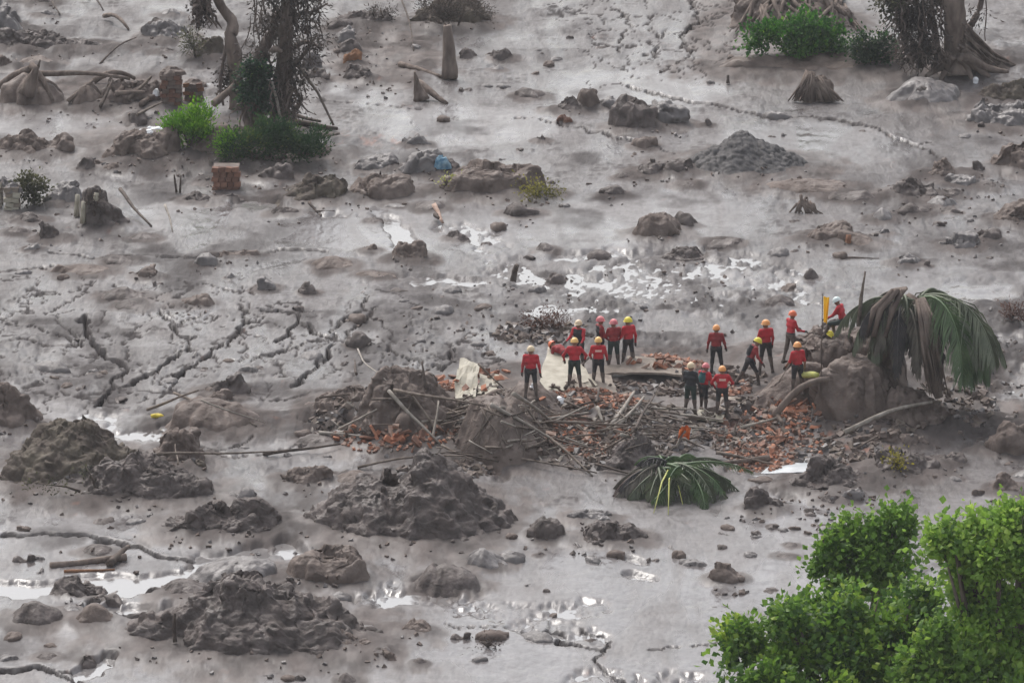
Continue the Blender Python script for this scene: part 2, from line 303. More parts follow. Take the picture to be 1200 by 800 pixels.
# ------------------------------------------------------------------ lists read off the photograph
# x0, y0, x1, y1, kind + material, skyline (digits across its width), label
MOUNDS = [
 # top left
 (-36,3,31,42,'rG','79998863','big pale grey boulder perched on dark rubble at the top corner'),
 (-20,34,126,62,'cD','78999876543432','long bank of dark clods under the big corner boulder'),
 (24,-8,69,6,'cD','4678864','dark clod heap cut by the top edge near the corner boulder'),
 (37,11,72,21,'cG','478653','low grey clod bank with a twig beside the corner boulder'),
 (169,15,199,36,'rD','59986','blackish boulder standing on a grey hump above the brick pillar'),
 (163,26,226,50,'cG','4689875','grey rough hump carrying the blackish boulder'),
 (184,7,213,20,'mG','46885','smooth grey hump behind the blackish boulder'),
 (177,52,208,65,'cD','36875','low dark heap below the grey rough hump'),
 (222,44,268,71,'cM','4787986','scrubby brown heap just beside the crooked tree trunk'),
 (0,84,76,128,'mB','5678998876543','brown mud apron of the uprooted stump at the edge'),
 (-10,64,20,82,'cB','78875','reddish brown clod heap at the edge above the uprooted stump'),
 (18,62,66,79,'mB','3567753','flat brown hump above the uprooted stump'),
 (74,97,122,131,'mB','3689975','brown mound between the uprooted stump and the brick ruin'),
 (104,90,196,132,'cB','57989788776','muddy collapsed debris mound in front of the brick pillar'),
 (143,130,173,143,'cD','468864','small dark clod mound below the brick ruin'),
 (-12,157,79,185,'cB','356677997766887','wide flat brown mound near the edge under the uprooted stump'),
 (103,152,215,197,'cB','1368999998','brown rubble bank below the bright green bush'),
 (196,150,392,196,'cB','798765','brown island of earth under the vine covered tree'),
 (86,185,112,201,'cD','47885','dark clod at the foot of the brown rubble bank'),
 (119,188,145,203,'cB','37764','brown clod beside the foot of the brown rubble bank'),
 (395,8,462,30,'cD','36776565','low dark bank behind the boulder pile'),
 (380,22,416,36,'rD','579997','dark boulder on top of the boulder pile'),
 (388,30,420,52,'rG','468987','round grey boulder in the boulder pile'),
 (392,44,426,62,'rD','678996','dark greenish boulder above the orange one'),
 (399,58,426,78,'rO','7899987','orange clay boulder in the pile between tree and post'),
 (404,74,446,96,'cD','9976532','dark clod flank of the boulder pile'),
 (350,58,376,82,'rG','37996','grey boulder between the vine covered tree and boulder pile'),
 (354,76,387,95,'cD','478886','dark boulder half sunk between tree and boulder pile'),
 (478,-6,576,33,'cM','456787999876','tangle covered root mound at the top edge above the post'),
 (538,56,558,69,'cD','58973','small dark rock just past the wooden post'),
 (572,54,602,71,'rD','378996','dark rock with a sloping top past the wooden post'),
 (574,74,594,84,'mG','35863','small grey hump under the sloping dark rock'),
 (471,153,505,172,'rG','368985','grey rounded boulder above the blue cloth'),
 (415,178,470,205,'rG','3678886','grey boulder beside the one with the blue cloth'),
 (460,174,522,208,'rG','34789987','creased grey boulder holding the blue cloth'),
 (498,180,540,206,'rD','58985','grey boulder draped with the blue cloth'),
 # upper middle
 (640,111,682,134,'cD','2468997','dark crumbly boulder of the upper boulder pair'),
 (676,104,703,129,'rB','799998','square brown boulder of the upper boulder pair'),
 (699,111,728,129,'rG','478986','small grey boulder touching the big cracked boulder'),
 (714,114,776,155,'rD','689998877','big cracked boulder with a dark left flank'),
 (756,118,811,150,'rG','88998776','sloping right half of the big cracked boulder'),
 (652,133,671,145,'rR','58985','small red brown stone under the upper boulder pair'),
 (600,100,640,116,'mD','56887653','low dark hump left of the upper boulder pair'),
 (625,154,645,166,'rD','47985','round dark stone alone below the upper boulder pair'),
 (738,161,771,175,'rB','799988','small flat topped brown boulder under the cracked boulder'),
 (800,153,962,211,'gG','134456678999877665443211','wide heap of fine grey gravel'),
 (734,187,786,209,'cD','36889876','dark rock at the foot of the gravel heap'),
 (774,182,815,208,'rD','5788899','dark rock pressed into the side of the gravel heap'),
 (821,137,836,147,'rD','58985','lone pebble sized dark stone above the gravel heap'),
 # top right
 (856,-22,1012,44,'cB','5788999987643','brown root dome cut by the top edge above the shrub'),
 (850,52,1125,92,'mB','2456677777766554','brown bank of earth under the shrub and hanging tree'),
 (1040,88,1135,128,'mG','2468887765','grey smooth hump below the hanging tree'),
 (1066,102,1096,126,'cD','58986','dark crumbly patch mound on the grey smooth hump'),
 (1128,116,1212,152,'cG','26998887788','grey peaked mound at the right edge below the roots'),
 (1136,96,1215,124,'cM','357888999','weedy dark bank at the foot of the root fan'),
 (1159,163,1220,204,'cB','24688999','brown mound at the right edge level with the gravel heap'),
 (1078,186,1126,210,'cB','2479986','brown clod mound in from the right edge'),
 (1126,188,1162,207,'cD','368875','dark clod mound beside the right edge mound'),
 # left middle
 (52,213,97,241,'rG','56688998','square grey boulder between the pale block and the pegged mound'),
 (94,224,148,268,'cD','78999876531','rough mound studded with small broken posts'),
 (15,247,54,263,'rD','478975','dark low boulder under the pale block'),
 (4,263,34,276,'mD','46875','low dark hump at the edge under the pale block'),
 (40,259,77,284,'cD','79887653','dark clod heap in front of the square grey boulder'),
 (25,282,49,295,'rG','3786886','small grey twin lump below the clod heap'),
 (0,205,24,222,'rG','9988765','grey boulder behind the pale block at the edge'),
 (209,222,254,239,'cD','256985421','dark pointed clod mound left of the brick chunk foot'),
 (259,224,284,234,'cD','3688764','low dark mound under the brick chunk'),
 (228,203,262,216,'cD','47875','dark clod behind the brick chunk'),
 (300,192,342,214,'cD','4688876','dark clod bank below the vine covered tree'),
 (150,270,186,281,'mD','357642','faint dark hump near the leaning stick'),
 (119,296,162,311,'mD','5887665421','low dark rock at the start of the long crack'),
 (225,296,257,313,'rG','478986','grey rounded rock just under the long crack'),
 (250,292,302,301,'cB','69456877','brown clods strung along the long crack'),
 (59,308,134,324,'mB','386677776541','long low brown ridge left of the smooth round rock'),
 (155,310,190,328,'rB','689986','smooth round brown rock alone on the mud'),
 (114,336,180,354,'mD','357899754421','dark streamlined mound with a tail'),
 (131,349,178,363,'mD','7665321','thin dark slab below the streamlined mound'),
 (209,342,250,359,'rB','3579986','grey brown rock between the round rock and the cracks'),
 (262,317,276,326,'mG','4785','tiny grey hump under the clods of the long crack'),
 # centre top
 (322,201,412,241,'cM','1345689999876','mossy rough boulder beside the long brown block'),
 (404,203,488,236,'rB','24579999998','long brown smooth block below the grey boulders'),
 (512,192,636,231,'rB','45899999999998','largest flat brown slab rock at the middle top'),
 (596,215,662,232,'cM','567898765421','weedy skirt of earth at the end of the slab rock'),
 (480,233,521,246,'mD','25687','thin dark hump under the long brown block'),
 (425,253,449,261,'mD','46764','thin sliver of dark mud left of the white trickle'),
 (313,241,352,253,'cD','468764','small dark mound beside the bright puddle'),
 (454,284,508,309,'cB','587778998','brown crumbly mound right under the white trickle'),
 (420,284,447,297,'cB','36885','brown clod left of the crumbly mound under the trickle'),
 (363,299,418,318,'mB','4688754','flattish brown mound on the long crack'),
 (413,315,462,326,'mB','4667642','faint brown ridge below the crumbly mound'),
 (349,330,372,345,'rD','79997','small round dark stone above the crack field'),
 (299,324,329,341,'rG','8998641','grey stone beside the small round dark stone'),
 (519,267,549,281,'cD','478975','dark clod standing in the white rough puddle'),
 (405,389,433,407,'rD','369996','dark stone at the top of the right crack field'),
 (446,236,482,243,'mG','46642','faint grey hump under the long brown block'),
 (589,237,633,253,'rD','47997653','dark paired stones below the slab rock'),
 (701,216,736,231,'rD','5679984','dark angular stone alone in the open mud'),
 (719,201,740,211,'mD','37985','small dark hump above the angular stone'),
 (792,211,826,222,'mD','4798653','dark oval hump below the gravel heap'),
 (738,248,804,282,'rB','5788999998764','large shaggy brown boulder in the middle of open mud'),
 (790,247,818,267,'rD','698764','dark stones leaning behind the shaggy boulder'),
 (626,284,653,295,'mD','39974','small streamlined hump between the white puddles'),
 (689,291,716,300,'mD','578874','small flat dark hump above the wide glistening patch'),
 (779,287,827,301,'cD','25678997','dark ridge at the top of the wide glistening patch'),
 (828,277,872,289,'mD','355788','thin dark ridge above the glistening patch'),
 (641,319,663,328,'rD','47874','dark stone at the tail of the white rough puddle'),
 # right middle
 (895,208,1000,229,'mB','3566788877653','long flat brown bank right under the gravel heap'),
 (966,222,1034,237,'mD','257666789752','flat dark mound beside the rooty stump'),
 (1038,208,1102,236,'cD','467899877','dark rough mound in the right mound field'),
 (1034,223,1062,236,'rD','6887','dark clod in front of the rough mound of the field'),
 (1098,219,1130,232,'rD','358875','dark rock at the corner of the mound field'),
 (1083,228,1122,243,'mG','468875','grey hump at the front of the mound field'),
 (1102,203,1152,221,'rG','4788886','grey brown boulder at the back of the mound field'),
 (1144,211,1178,224,'cD','578875','dark clods beyond the back boulder of the mound field'),
 (1018,242,1054,261,'mG','14798742','peaked grey hump below the mound field'),
 (1050,240,1091,253,'rD','36898664','dark low rock behind the peaked grey hump'),
 (1098,241,1127,251,'rD','478864','flat dark stone next to the low rock'),
 (938,261,1006,287,'rB','3468889998','brown boulder with a reddish peg at its end'),
 (984,269,1038,292,'mB','998765421','sloping brown tail behind the reddish peg'),
 (1024,264,1052,279,'cG','57873','grey clod between the pegged boulder and the peaked hump'),
 (1102,272,1151,292,'rG','3787788998','grey boulder near the right edge above the palm'),
 (1141,267,1175,283,'rD','589766','dark double stone behind the grey boulder above the palm'),
 (1045,295,1081,312,'rG','37999753','rounded grey stone just above the drooping palm'),
 (1082,304,1093,313,'rD','5885','pebble beside the rounded grey stone above the palm'),
 (1162,236,1215,263,'rB','1357899999','brown boulder cut by the right edge above the palm'),
 (942,314,961,327,'rD','589864','small dark stone at the end of the glistening patch'),
 (899,344,931,356,'mD','478864','low dark hump behind the flag'),
 (960,372,1000,392,'cD','57998','dark earth behind the seated rescuer'),
 # left lower
 (-30,455,40,506,'cB','899998764','brown mound cut by the left edge above the mossy mound'),
 (32,489,60,504,'cD','69864','small dark clod beside the edge mound'),
 (-12,496,172,576,'cM','2345678999998765543','largest mossy green brown mound at the left edge'),
 (62,540,252,592,'cD','1234577889999887654432','dark clod heap in front of the largest mossy mound'),
 (168,511,248,552,'cB','235789999755','reddish brown mound behind the dark clod heap'),
 (192,468,302,509,'mB','3788999998776543','flat topped brown mound with sticks across it'),
 (234,440,289,466,'cD','467799997','small dark mound above the one with sticks'),
 (234,457,272,476,'rB','3589997','round brown boulder pressed to the small dark mound'),
 (261,573,300,591,'rG','2478998','pointed grey mound beside the dark clod heap'),
 (210,536,246,560,'cM','57886','weedy clod at the end of the reddish brown mound'),
 (179,588,336,631,'cD','12345678998898877654','dark clod heap left of the tallest clod heap'),
 (318,547,390,571,'cB','4557788999875','dark brown bank under the heap with bricks'),
 (384,551,443,571,'mB','135678875421','low brown bank between the bank and tallest heap'),
 (352,541,596,643,'cD','1223455666655679999876543221','tallest jagged heap of dark clods in the middle'),
 # central heap
 (352,446,472,494,'cB','24567887799','brown earth flank at the left end of the debris heap'),
 (395,438,550,528,'cB','246899999887654','dark brown core of the left debris heap'),
 (448,484,512,531,'mB','2479975421','reddish earth cone at the foot of the left debris heap'),
 (348,506,403,521,'mD','456777654','dark wedge of mud left of the brick scatter'),
 (528,468,655,550,'mB','257999988765421','rounded brown mound draped with roots'),
 (560,444,690,512,'mB','2468886421','earth shoulder under the long sticks'),
 (700,508,775,556,'cD','2468876','dark earth hollow behind the small palm'),
 (862,425,968,494,'mB','123456789998','smooth brown ramp where the rescuers climb'),
 (916,388,1055,468,'bB','588999999998','large dirt wall of the root ball beneath the seated rescuer'),
 (978,390,1058,476,'rB','5899999887','rounded brown block of the root ball just under the palm crown'),
 (956,426,1078,508,'rB','5788999999988754','huge squarish earth block torn out beside the palm'),
 (1040,452,1140,512,'cB','7887654321','crumbled earth at the foot of the palm'),
 (996,503,1092,527,'cB','4678887775','low crumbled bank under the huge earth block'),
 (1150,494,1215,536,'rB','3568998899','brown boulder cut by the right edge under the palm'),
 (1108,486,1152,506,'cB','378875','brown crumbled hump by the right boulder'),
 # lower right
 (1008,526,1106,562,'cD','2468999988643','dark rough mound with yellow leaves on top'),
 (1088,529,1134,546,'cD','4787875','small string of clods beside the yellow leaf mound'),
 (916,540,1034,578,'cD','1235689998765432','dark clod mound below the loose bricks'),
 (982,567,1015,587,'rG','689997','smooth grey boulder in front of the dark clod mound'),
 (952,577,988,591,'cD','468875','small dark clod mound below the smooth grey boulder'),
 (872,573,922,602,'cD','998765','dark clods at the tip of the small palm'),
 (1158,557,1212,581,'cB','1369986432','small brown mound at the right edge above the green trees'),
 (1184,546,1215,562,'mG','3577','grey hump at the right edge behind the small brown mound'),
 (616,607,664,635,'rD','568999874','dark round boulder left of the crumbly flat mound'),
 (676,613,762,641,'cD','3467799887653','dark crumbly flat mound under the small palm'),
 (664,595,724,613,'cG','5788765','grey crumbs at the foot of the small palm'),
 (828,664,872,685,'rB','4789998754','lone rounded brown boulder on the open mud'),
 (625,644,638,651,'rD','4785','tiny dark stone under the dark round boulder'),
 # lower left
 (93,637,132,651,'mD','378764','flat dark hump behind the lying log'),
 (58,674,120,698,'cD','2589975432','dark mound standing in the white water'),
 (178,679,247,703,'mD','13689998653','striped dark mound at the edge of the white water'),
 (3,706,73,736,'mD','14689987654','dark triangular mound at the left edge below the white water'),
 (82,708,134,737,'mB','2468998643','brown triangular mound beside the dark triangular one'),
 (64,707,100,721,'mG','357642','flat grey hump between the two triangular mounds'),
 (228,655,325,684,'mG','2567888899998876','flat grey mound beside the cracked boulder mound'),
 (39,763,69,774,'mD','488874','small oval hump below the triangular mounds'),
 (90,762,112,777,'rD','48863','dark knob beside the lowest white puddle'),
 (146,682,446,777,'cD','1223344567899998776655443221','widest jagged clod heap at the bottom edge'),
 (374,738,452,770,'cB','677765431','trailing brown end of the widest clod heap'),
 (338,641,436,687,'rB','35689989999875','brown boulder mound split by two deep cracks'),
 (324,677,354,693,'cD','478875','dark clod at the foot of the split boulder mound'),
 (486,663,562,693,'mD','2589899988765','dark loaf shaped mound in the middle foreground'),
 (544,643,600,668,'mG','36899765432','grey pointed mound behind the loaf shaped one'),
 (496,631,534,642,'mG','35777531','faint grey hump under the tallest clod heap'),
 (447,729,473,739,'mG','3688631','thin pale hump beside the small brown oval one'),
 (469,727,508,744,'rB','267889986','brown oval stone below the loaf shaped mound'),
 (481,769,502,779,'mD','368852','small dark pimple of mud near the bottom edge'),
 (391,787,420,801,'mD','2699753','dark pointed hump cut by the bottom edge'),
 (452,759,467,767,'rD','4785','tiny clod off the end of the widest heap'),
 (916,634,936,641,'mD','36886','dark oval stain sized hump left of the green trees'),
 (905,647,934,655,'mD','366653','thin dark hump just left of the green trees'),
]
CRACKS = [  # px polylines, half width m, depth m
 ([(95,370),(103,380),(107,398),(120,415),(140,424),(150,435),(133,445),(135,455),(125,465),(112,475)],.11,.3),
 ([(225,395),(220,408),(200,420),(190,430),(170,440),(150,450),(135,458),(118,472)],.10,.3),
 ([(188,362),(195,372),(205,385),(222,397)],.08,.22),
 ([(282,358),(288,378),(275,395),(262,408)],.09,.25),
 ([(262,400),(240,420),(215,432),(208,440),(196,455)],.08,.24),
 ([(304,360),(335,365),(347,372),(345,382),(332,395),(325,400)],.10,.28),
 ([(433,348),(425,362),(410,370),(395,382),(390,390)],.09,.24),
 ([(445,357),(430,370),(412,382),(410,393)],.09,.24),
 ([(390,405),(383,418),(372,425),(362,438),(350,448),(342,455)],.12,.32),
 ([(360,378),(370,390),(385,395),(370,400),(350,405),(305,418)],.07,.2),
 ([(457,406),(470,416),(490,420),(497,427),(520,430)],.08,.22),
 ([(535,405),(530,415),(528,425),(520,432)],.08,.2),
 ([(425,418),(428,425),(422,430)],.06,.18),
 ([(445,425),(447,440),(440,448)],.05,.16),
 ([(352,378),(358,384),(386,393),(372,402)],.05,.16),
 ([(270,424),(290,422),(320,415),(345,400)],.05,.16),
 ([(80,385),(90,395),(98,405)],.06,.18),([(200,362),(203,372)],.05,.15),([(230,370),(215,377),(208,385)],.06,.18),
 ([(18,462),(40,460),(60,462)],.05,.1),([(0,380),(40,383),(70,392),(90,402)],.05,.14),([(15,352),(30,345),(60,340)],.04,.1),
 ([(0,317),(30,314),(60,312)],.07,.1),([(55,294),(80,297),(110,301),(150,300),(190,300),(225,302),(262,298),(300,296),(345,292),(380,294)],.10,.16),
 ([(200,327),(230,332),(270,338),(300,345)],.04,.1),
 ([(720,10),(733,20),(738,30),(730,37),(728,48),(726,62)],.07,.28),
 ([(808,0),(815,14),(820,26),(808,33),(800,42),(806,50),(798,55),(808,60),(805,68),(795,75)],.10,.34),
 ([(762,32),(770,42),(772,52),(765,60),(775,70)],.06,.2),([(780,33),(774,45)],.05,.18),([(742,62),(760,63)],.05,.14),
 ([(820,26),(840,18),(855,12)],.05,.14),
 ([(735,100),(760,105),(790,114),(830,120),(870,130),(900,137),(950,138),(1000,143),(1030,152),(1060,166),(1080,175),(1100,186)],.10,.22),
 ([(1065,172),(1090,167)],.05,.12),([(600,135),(640,141),(680,150),(700,155),(740,165)],.06,.14),
 ([(705,157),(730,163),(770,172),(790,182)],.06,.16),([(330,116),(400,118),(450,122),(500,128)],.05,.12),
 ([(0,626),(100,624),(120,632),(160,640),(195,652),(240,657)],.16,.2),
 ([(0,785),(50,780),(80,795),(100,805)],.14,.2),([(100,708),(140,696),(185,694)],.12,.16),
 ([(135,722),(180,726),(215,728)],.12,.16),([(640,737),(665,742),(655,750),(680,758),(705,762)],.10,.2),([(680,735),(705,740),(712,750),(705,762),(695,772),(715,785),(740,800)],.07,.18),
 ([(50,780),(90,790),(120,785)],.06,.1),([(390,512),(360,520),(310,530),(250,535)],.05,.12),
 ([(520,728),(600,735),(640,737)],.03,.06),([(760,760),(790,757),(820,755),(850,750)],.05,.12),
 ([(0,400),(30,398),(60,405),(110,402)],.04,.1),([(300,465),(330,470),(360,466)],.06,.12),
 ([(590,420),(560,425),(540,434)],.06,.14),([(230,520),(255,530),(270,525),(300,512)],.06,.14),
]
POOLS = [  # polyline, half width px (horizontal), strength
 ([(-30,685),(60,686),(100,680),(180,680),(225,674),(243,664)],34,1.0),([(100,690),(145,690)],30,.95),([(245,655),(290,648),(330,640),(350,650)],30,.8),
 ([(118,710),(137,705)],16,.9),([(176,730),(190,738)],11,1.0),([(100,790),(112,778),(125,770)],16,1.0),
 ([(150,715),(200,712)],24,.55),([(440,700),(520,695),(560,710),(680,712)],40,.55),([(460,690),(500,680),(620,725)],36,.45),
 ([(620,728),(700,745)],30,.5),([(700,795),(790,797)],50,.55),
 ([(530,266),(560,270),(580,292),(600,315),(640,328)],30,.72),([(560,300),(600,325)],30,.55),([(458,254),(466,270),(472,287)],15,1.0),([(380,250),(420,249),(450,250)],16,.6),
 ([(288,239),(312,240)],20,1.0),([(690,330),(770,310),(830,305),(900,322)],70,.62),([(650,362),(700,352),(760,330)],50,.62),([(740,335),(840,345),(900,340)],75,.55),
 ([(665,300),(690,297),(720,295)],22,.85),([(610,322),(700,328)],20,.8),([(480,325),(520,326),(560,327)],18,.75),
 ([(885,545),(925,545),(960,538)],34,.9),([(905,573),(925,582)],14,.7),
 ([(55,520),(75,505),(140,500),(170,508),(200,500)],30,.75),([(90,490),(120,480),(140,488)],24,.5),([(160,505),(190,510)],26,.9),
 ([(160,147),(188,149)],18,.7),([(1040,700),(1050,760)],20,.5),([(380,497),(410,505)],26,.6),([(575,545),(590,560)],16,.5),
 ([(735,652),(750,655)],14,.6),([(735,673),(752,675)],14,.8),([(440,160),(560,160)],50,.25),([(860,500),(880,492)],14,.7),
 ([(640,398),(700,392),(760,400),(800,410)],50,.5),([(1190,430),(1170,455)],25,.6),([(230,105),(250,90)],30,.6),
 ([(110,340),(180,330)],50,.15),([(260,60),(350,70)],40,.35),([(380,60),(560,80)],60,.25),([(980,640),(1010,606)],20,.3),
]
# rough zones: cx, cy, rx, ry (px), amplitude m
ROUGH = [(780,350,180,60,.10),(600,340,120,50,.08),(500,400,150,50,.07),(1170,400,90,90,.12),(60,430,140,50,.05),(330,470,90,40,.06),(1150,500,90,35,.09),(640,380,60,25,.09),
 (30,60,140,60,.06),(260,60,110,60,.08),(430,60,120,60,.07),(1090,230,160,60,.05),(1180,60,60,60,.1),(250,200,180,35,.07),(960,560,120,40,.05),(90,250,110,45,.06),(430,500,120,35,.08),(330,540,120,30,.03),(640,40,60,50,.05)]
# earth raised under the debris heap: cx, cy, rx, ry px, height m
RAISE = [(640,485,230,42,.38),(735,440,120,26,.34),(880,470,120,40,.30),(490,490,90,26,.25),(1060,440,110,40,.5),(900,430,60,26,.45),(1080,75,170,30,.35),(240,170,150,26,.2),(180,120,90,22,.2),(780,505,100,24,.2),(1000,480,120,26,.15)]
BROWNZ = [(640,480,270,60),(760,430,110,30),(900,450,130,55),(1060,460,130,60),(1000,75,200,30),(240,170,170,34),(130,110,120,28),(420,490,80,34),(870,40,70,60),(1150,490,70,30),(450,65,80,40)]
REDZ = [(470,505,70,18),(520,452,70,14),(880,505,80,34),(780,428,55,12),(650,505,60,22),(440,165,50,14),(1000,535,60,16),(940,75,80,10),(700,463,70,10)]

def seg_d(px, py, poly, ys=1.0):
    best = np.full(px.shape, 1e9)
    for (x0, y0), (x1, y1) in zip(poly[:-1], poly[1:]):
        dx, dy = x1-x0, (y1-y0)*ys
        t = np.clip(((px-x0)*dx+(py-y0)*ys*dy)/(dx*dx+dy*dy+1e-9), 0, 1)
        best = np.minimum(best, (px-x0-t*dx)**2+((py-y0)*ys-t*dy)**2)
    return np.sqrt(best)
def ell(px, py, cx, cy, rx, ry):
    return np.exp(-(((px-cx)/rx)**2+((py-cy)/ry)**2)**1.3)
CR_W = [(np.array([G(*p)[:2] for p in pl]), hw, dp) for pl, hw, dp in CRACKS]
MD_W = []
for (x0, y0, x1, y1, kd, pf, lb) in MOUNDS:
    s = scale(y1); rx = (x1-x0)/2/s; hp = (y1-y0)/s
    ry = min({'c': 1.15, 'r': 1.1, 'g': 1.2, 'b': .8}[kd[0]]*hp, rx*0.95) if kd[0] != 'm' else min(1.5*hp, rx*1.0)
    H = max((hp-ry*ST)/CT, 0.3*hp)*(1.12 if kd[0] == 'c' else 1)
    g = G((x0+x1)/2, y1); MD_W.append((g[0], g[1]+ry, rx, ry, H))

WETZ = [(600,760,900,150),(300,650,500,60),(800,640,420,60),(420,262,150,34),(220,250,120,22),(640,270,130,45),(800,250,110,30),(560,145,130,28),(740,105,120,30),(950,170,160,28),(1120,330,120,20),(60,150,90,16),(430,110,70,16),(1000,600,260,34),(330,585,160,30),(100,640,160,40),(370,530,90,20),(150,500,90,18),(880,325,100,12),(1140,200,60,10),(20,480,80,14)]
def ground(x, y):
    """height of the mud and its masks at world positions (arrays)"""
    x = np.asarray(x, float); y = np.asarray(y, float)
    px, py = PX(x, y, 0.15)
    inside = (px > -250) & (px < 1450) & (py > -200) & (py < 1050)
    wet = np.zeros_like(x)
    we = .32*fbm2(x/4, y/4.5, 5, 201)+.12*fbm2(x/.8, y/1.6, 3, 202)
    for cx, cy, rx, ry in WETZ: wet = np.maximum(wet, ell(px, py, cx, cy, rx, ry))
    wet = sm(.36, .62, wet+we); dry = 1-.8*wet
    h = 0.11 + 0.05*fbm2(x/9, y/13, 3, 1) + 0.035*fbm2(x/2.2, y/4.5, 4, 5)
    h += 0.020*fbm2(x/0.6, y/1.2, 4, 9)*dry*(.45+1.5*np.clip(vn2(x/3, y/5, 8)-.25, 0, 1)) + .012*(np.abs(fbm2(x/.35, y/.5, 3, 10))<.12)*-1
    h += 0.032*fbm2(x/1.3+2*fbm2(x/5, y/5, 2, 19), y/1.9, 4, 17)*sm(-.3, .4, fbm2(x/7, y/9, 2, 18))*dry*1.15
    # slight flow terraces
    tt = fbm2(x/6, y/7, 3, 21)*3.0
    h += 0.035*sm(.35, .65, tt-np.floor(tt))*dry
    rough = np.zeros_like(h)
    for cx, cy, rx, ry, a in ROUGH: rough = np.maximum(rough, a*ell(px, py, cx, cy, rx, ry))
    rough += 0.012*sm(.52, .7, vn2(x/4, y/5, 77))
    d1, id1 = wor2(x/.55+fbm2(x, y, 2, 3)*.5, y/.9, 31); d2, _ = wor2(x/.22, y/.35, 41)
    gate = sm(.35, .65, vn2(x/1.6, y/2.2, 55))
    h += rough*(1.5*np.sqrt(np.clip(.5-d1*d1, 0, 1))*(id1 > .35)*(.4+.8*gate)+.7*np.sqrt(np.clip(.4-d2*d2, 0, 1))*gate - .45)
    brown = np.zeros_like(h); red = np.zeros_like(h); raised = np.zeros_like(h)
    for cx, cy, rx, ry, a in RAISE: raised = np.maximum(raised, a*ell(px, py, cx, cy, rx, ry))
    h += raised*(1+.35*fbm2(x/1.2, y/1.2, 3, 61))
    edge = .45*fbm2(x/1.1, y/1.8, 4, 71)
    for cx, cy, rx, ry in BROWNZ: brown = np.maximum(brown, sm(.30, .62, ell(px, py, cx, cy, rx, ry)+edge*.8))
    for cx, cy, rx, ry in REDZ: red = np.maximum(red, .7*sm(.55, 1.1, ell(px, py, cx, cy, rx, ry)*.8+edge+.7*fbm2(x/.25, y/.4, 3, 73)))
    dark = np.clip(rough*7, 0, .8)*sm(.1, .6, gate*.7+.5*fbm2(x/.5, y/.8, 3, 91))
    dk = sm(.02, .45, fbm2(x/2.2, y/3.2, 6, 95)-.05)*sm(-.25, .25, fbm2(x/9, y/10, 2, 96))
    dark = np.maximum(dark, .65*dk)
    d3, id3 = wor2(x/.30+fbm2(x*2, y*2, 2, 4)*.4, y/.42, 47)
    mot = sm(.0, .4, fbm2(x/1.3, y/1.8, 4, 97)+.35*fbm2(x/8, y/8, 2, 98)-.06)
    mot = mot*dry
    h += .032*mot*np.sqrt(np.clip(.42-d3*d3, 0, 1))*(id3 > .45)
    dark = np.maximum(dark, .5*mot*sm(.55, .3, d3)*(id3 > .45))
    # mud skirts round the mounds
    for (mx, my, rx, ry, H) in MD_W:
        m = (abs(x-mx) < rx*1.9) & (abs(y-my) < ry*2.2)
        if m.any():
            q = ((x[m]-mx)/(rx*1.25))**2 + ((y[m]-my)/(ry*1.45))**2
            h[m] += min(.2, .28*H)*np.exp(-q*q)*(1+.4*fbm2(x[m]/.5, y[m]/.7, 3, 14))
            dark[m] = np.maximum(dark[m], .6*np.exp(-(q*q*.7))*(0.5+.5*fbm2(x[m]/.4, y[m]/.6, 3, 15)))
            brown[m] = np.maximum(brown[m], .9*sm(1.9, .8, q+1.1*fbm2(x[m]/.5, y[m]/1.1, 4, 16)))
    # pools: the surface drops below the water level at z = 0
    pool = np.zeros_like(h)
    wx = px+14*fbm2(x/.7, y/1.2, 3, 101); wy = py+5*fbm2(x/.8, y/1.1, 3, 103)
    for pl, r, st in POOLS:
        xs = [p[0] for p in pl]; ys = [p[1] for p in pl]
        m = (px > min(xs)-r*1.6) & (px < max(xs)+r*1.6) & (py > min(ys)-r*.7) & (py < max(ys)+r*.7)
        if m.any():
            d = seg_d(wx[m], wy[m], pl, 3.2)/r
            pool[m] = np.maximum(pool[m], st*sm(1.15, .55, d))
    tgt = -.045 + rough*.8*np.sqrt(np.clip(.45-d2*d2, 0, 1)) + .03*fbm2(x/.3, y/.5, 3, 111)
    full = sm(.72, 1.0, pool+.18*fbm2(x/.35, y/.6, 4, 112))
    part = sm(.40, .72, vn2(x/.7, y/1.3, 120)*.36+vn2(x/.22, y/.5, 121)*.34+vn2(x/.09, y/.16, 122)*.16+.36*pool-.06)*np.clip(pool*1.5, 0, 1)
    k = np.maximum(full, part)*(pool > .02)
    h = h*(1-k)+np.minimum(tgt, h)*k
    # fine network of shrinkage cracks
    zone = np.zeros_like(h)
    for cx, cy, rx, ry in ((250, 400, 230, 62), (470, 410, 120, 45), (770, 40, 110, 60), (90, 440, 120, 40), (60, 360, 110, 40)): zone = np.maximum(zone, ell(px, py, cx, cy, rx, ry))
    m = zone > .12
    ux = x[m]/1.5+.5*fbm2(x[m]/1.2, y[m]/1.2, 3, 141); uy = y[m]/3.6+.5*fbm2(x[m]/1.1, y[m]/1.1, 3, 142)
    f1 = np.full(ux.shape, 9.0); f2 = np.full(ux.shape, 9.0); fx, fy = np.floor(ux), np.floor(uy); zz = np.zeros_like(fx)
    for dx in (-1, 0, 1):
        for dy in (-1, 0, 1):
            d = np.hypot(fx+dx+_h(fx+dx, fy+dy, zz, 151)-ux, fy+dy+_h(fx+dx, fy+dy, zz, 152)-uy)
            f2 = np.where(d < f1, f1, np.minimum(f2, d)); f1 = np.minimum(f1, d)
    wv = .012+.026*vn2(x[m]/1.5, y[m]/2, 143)
    c = sm(1.5, .5, (f2-f1)/wv)*sm(.3, .6, zone[m]*.8+.5*(vn2(x[m]/2.2, y[m]/3, 144)-.3))
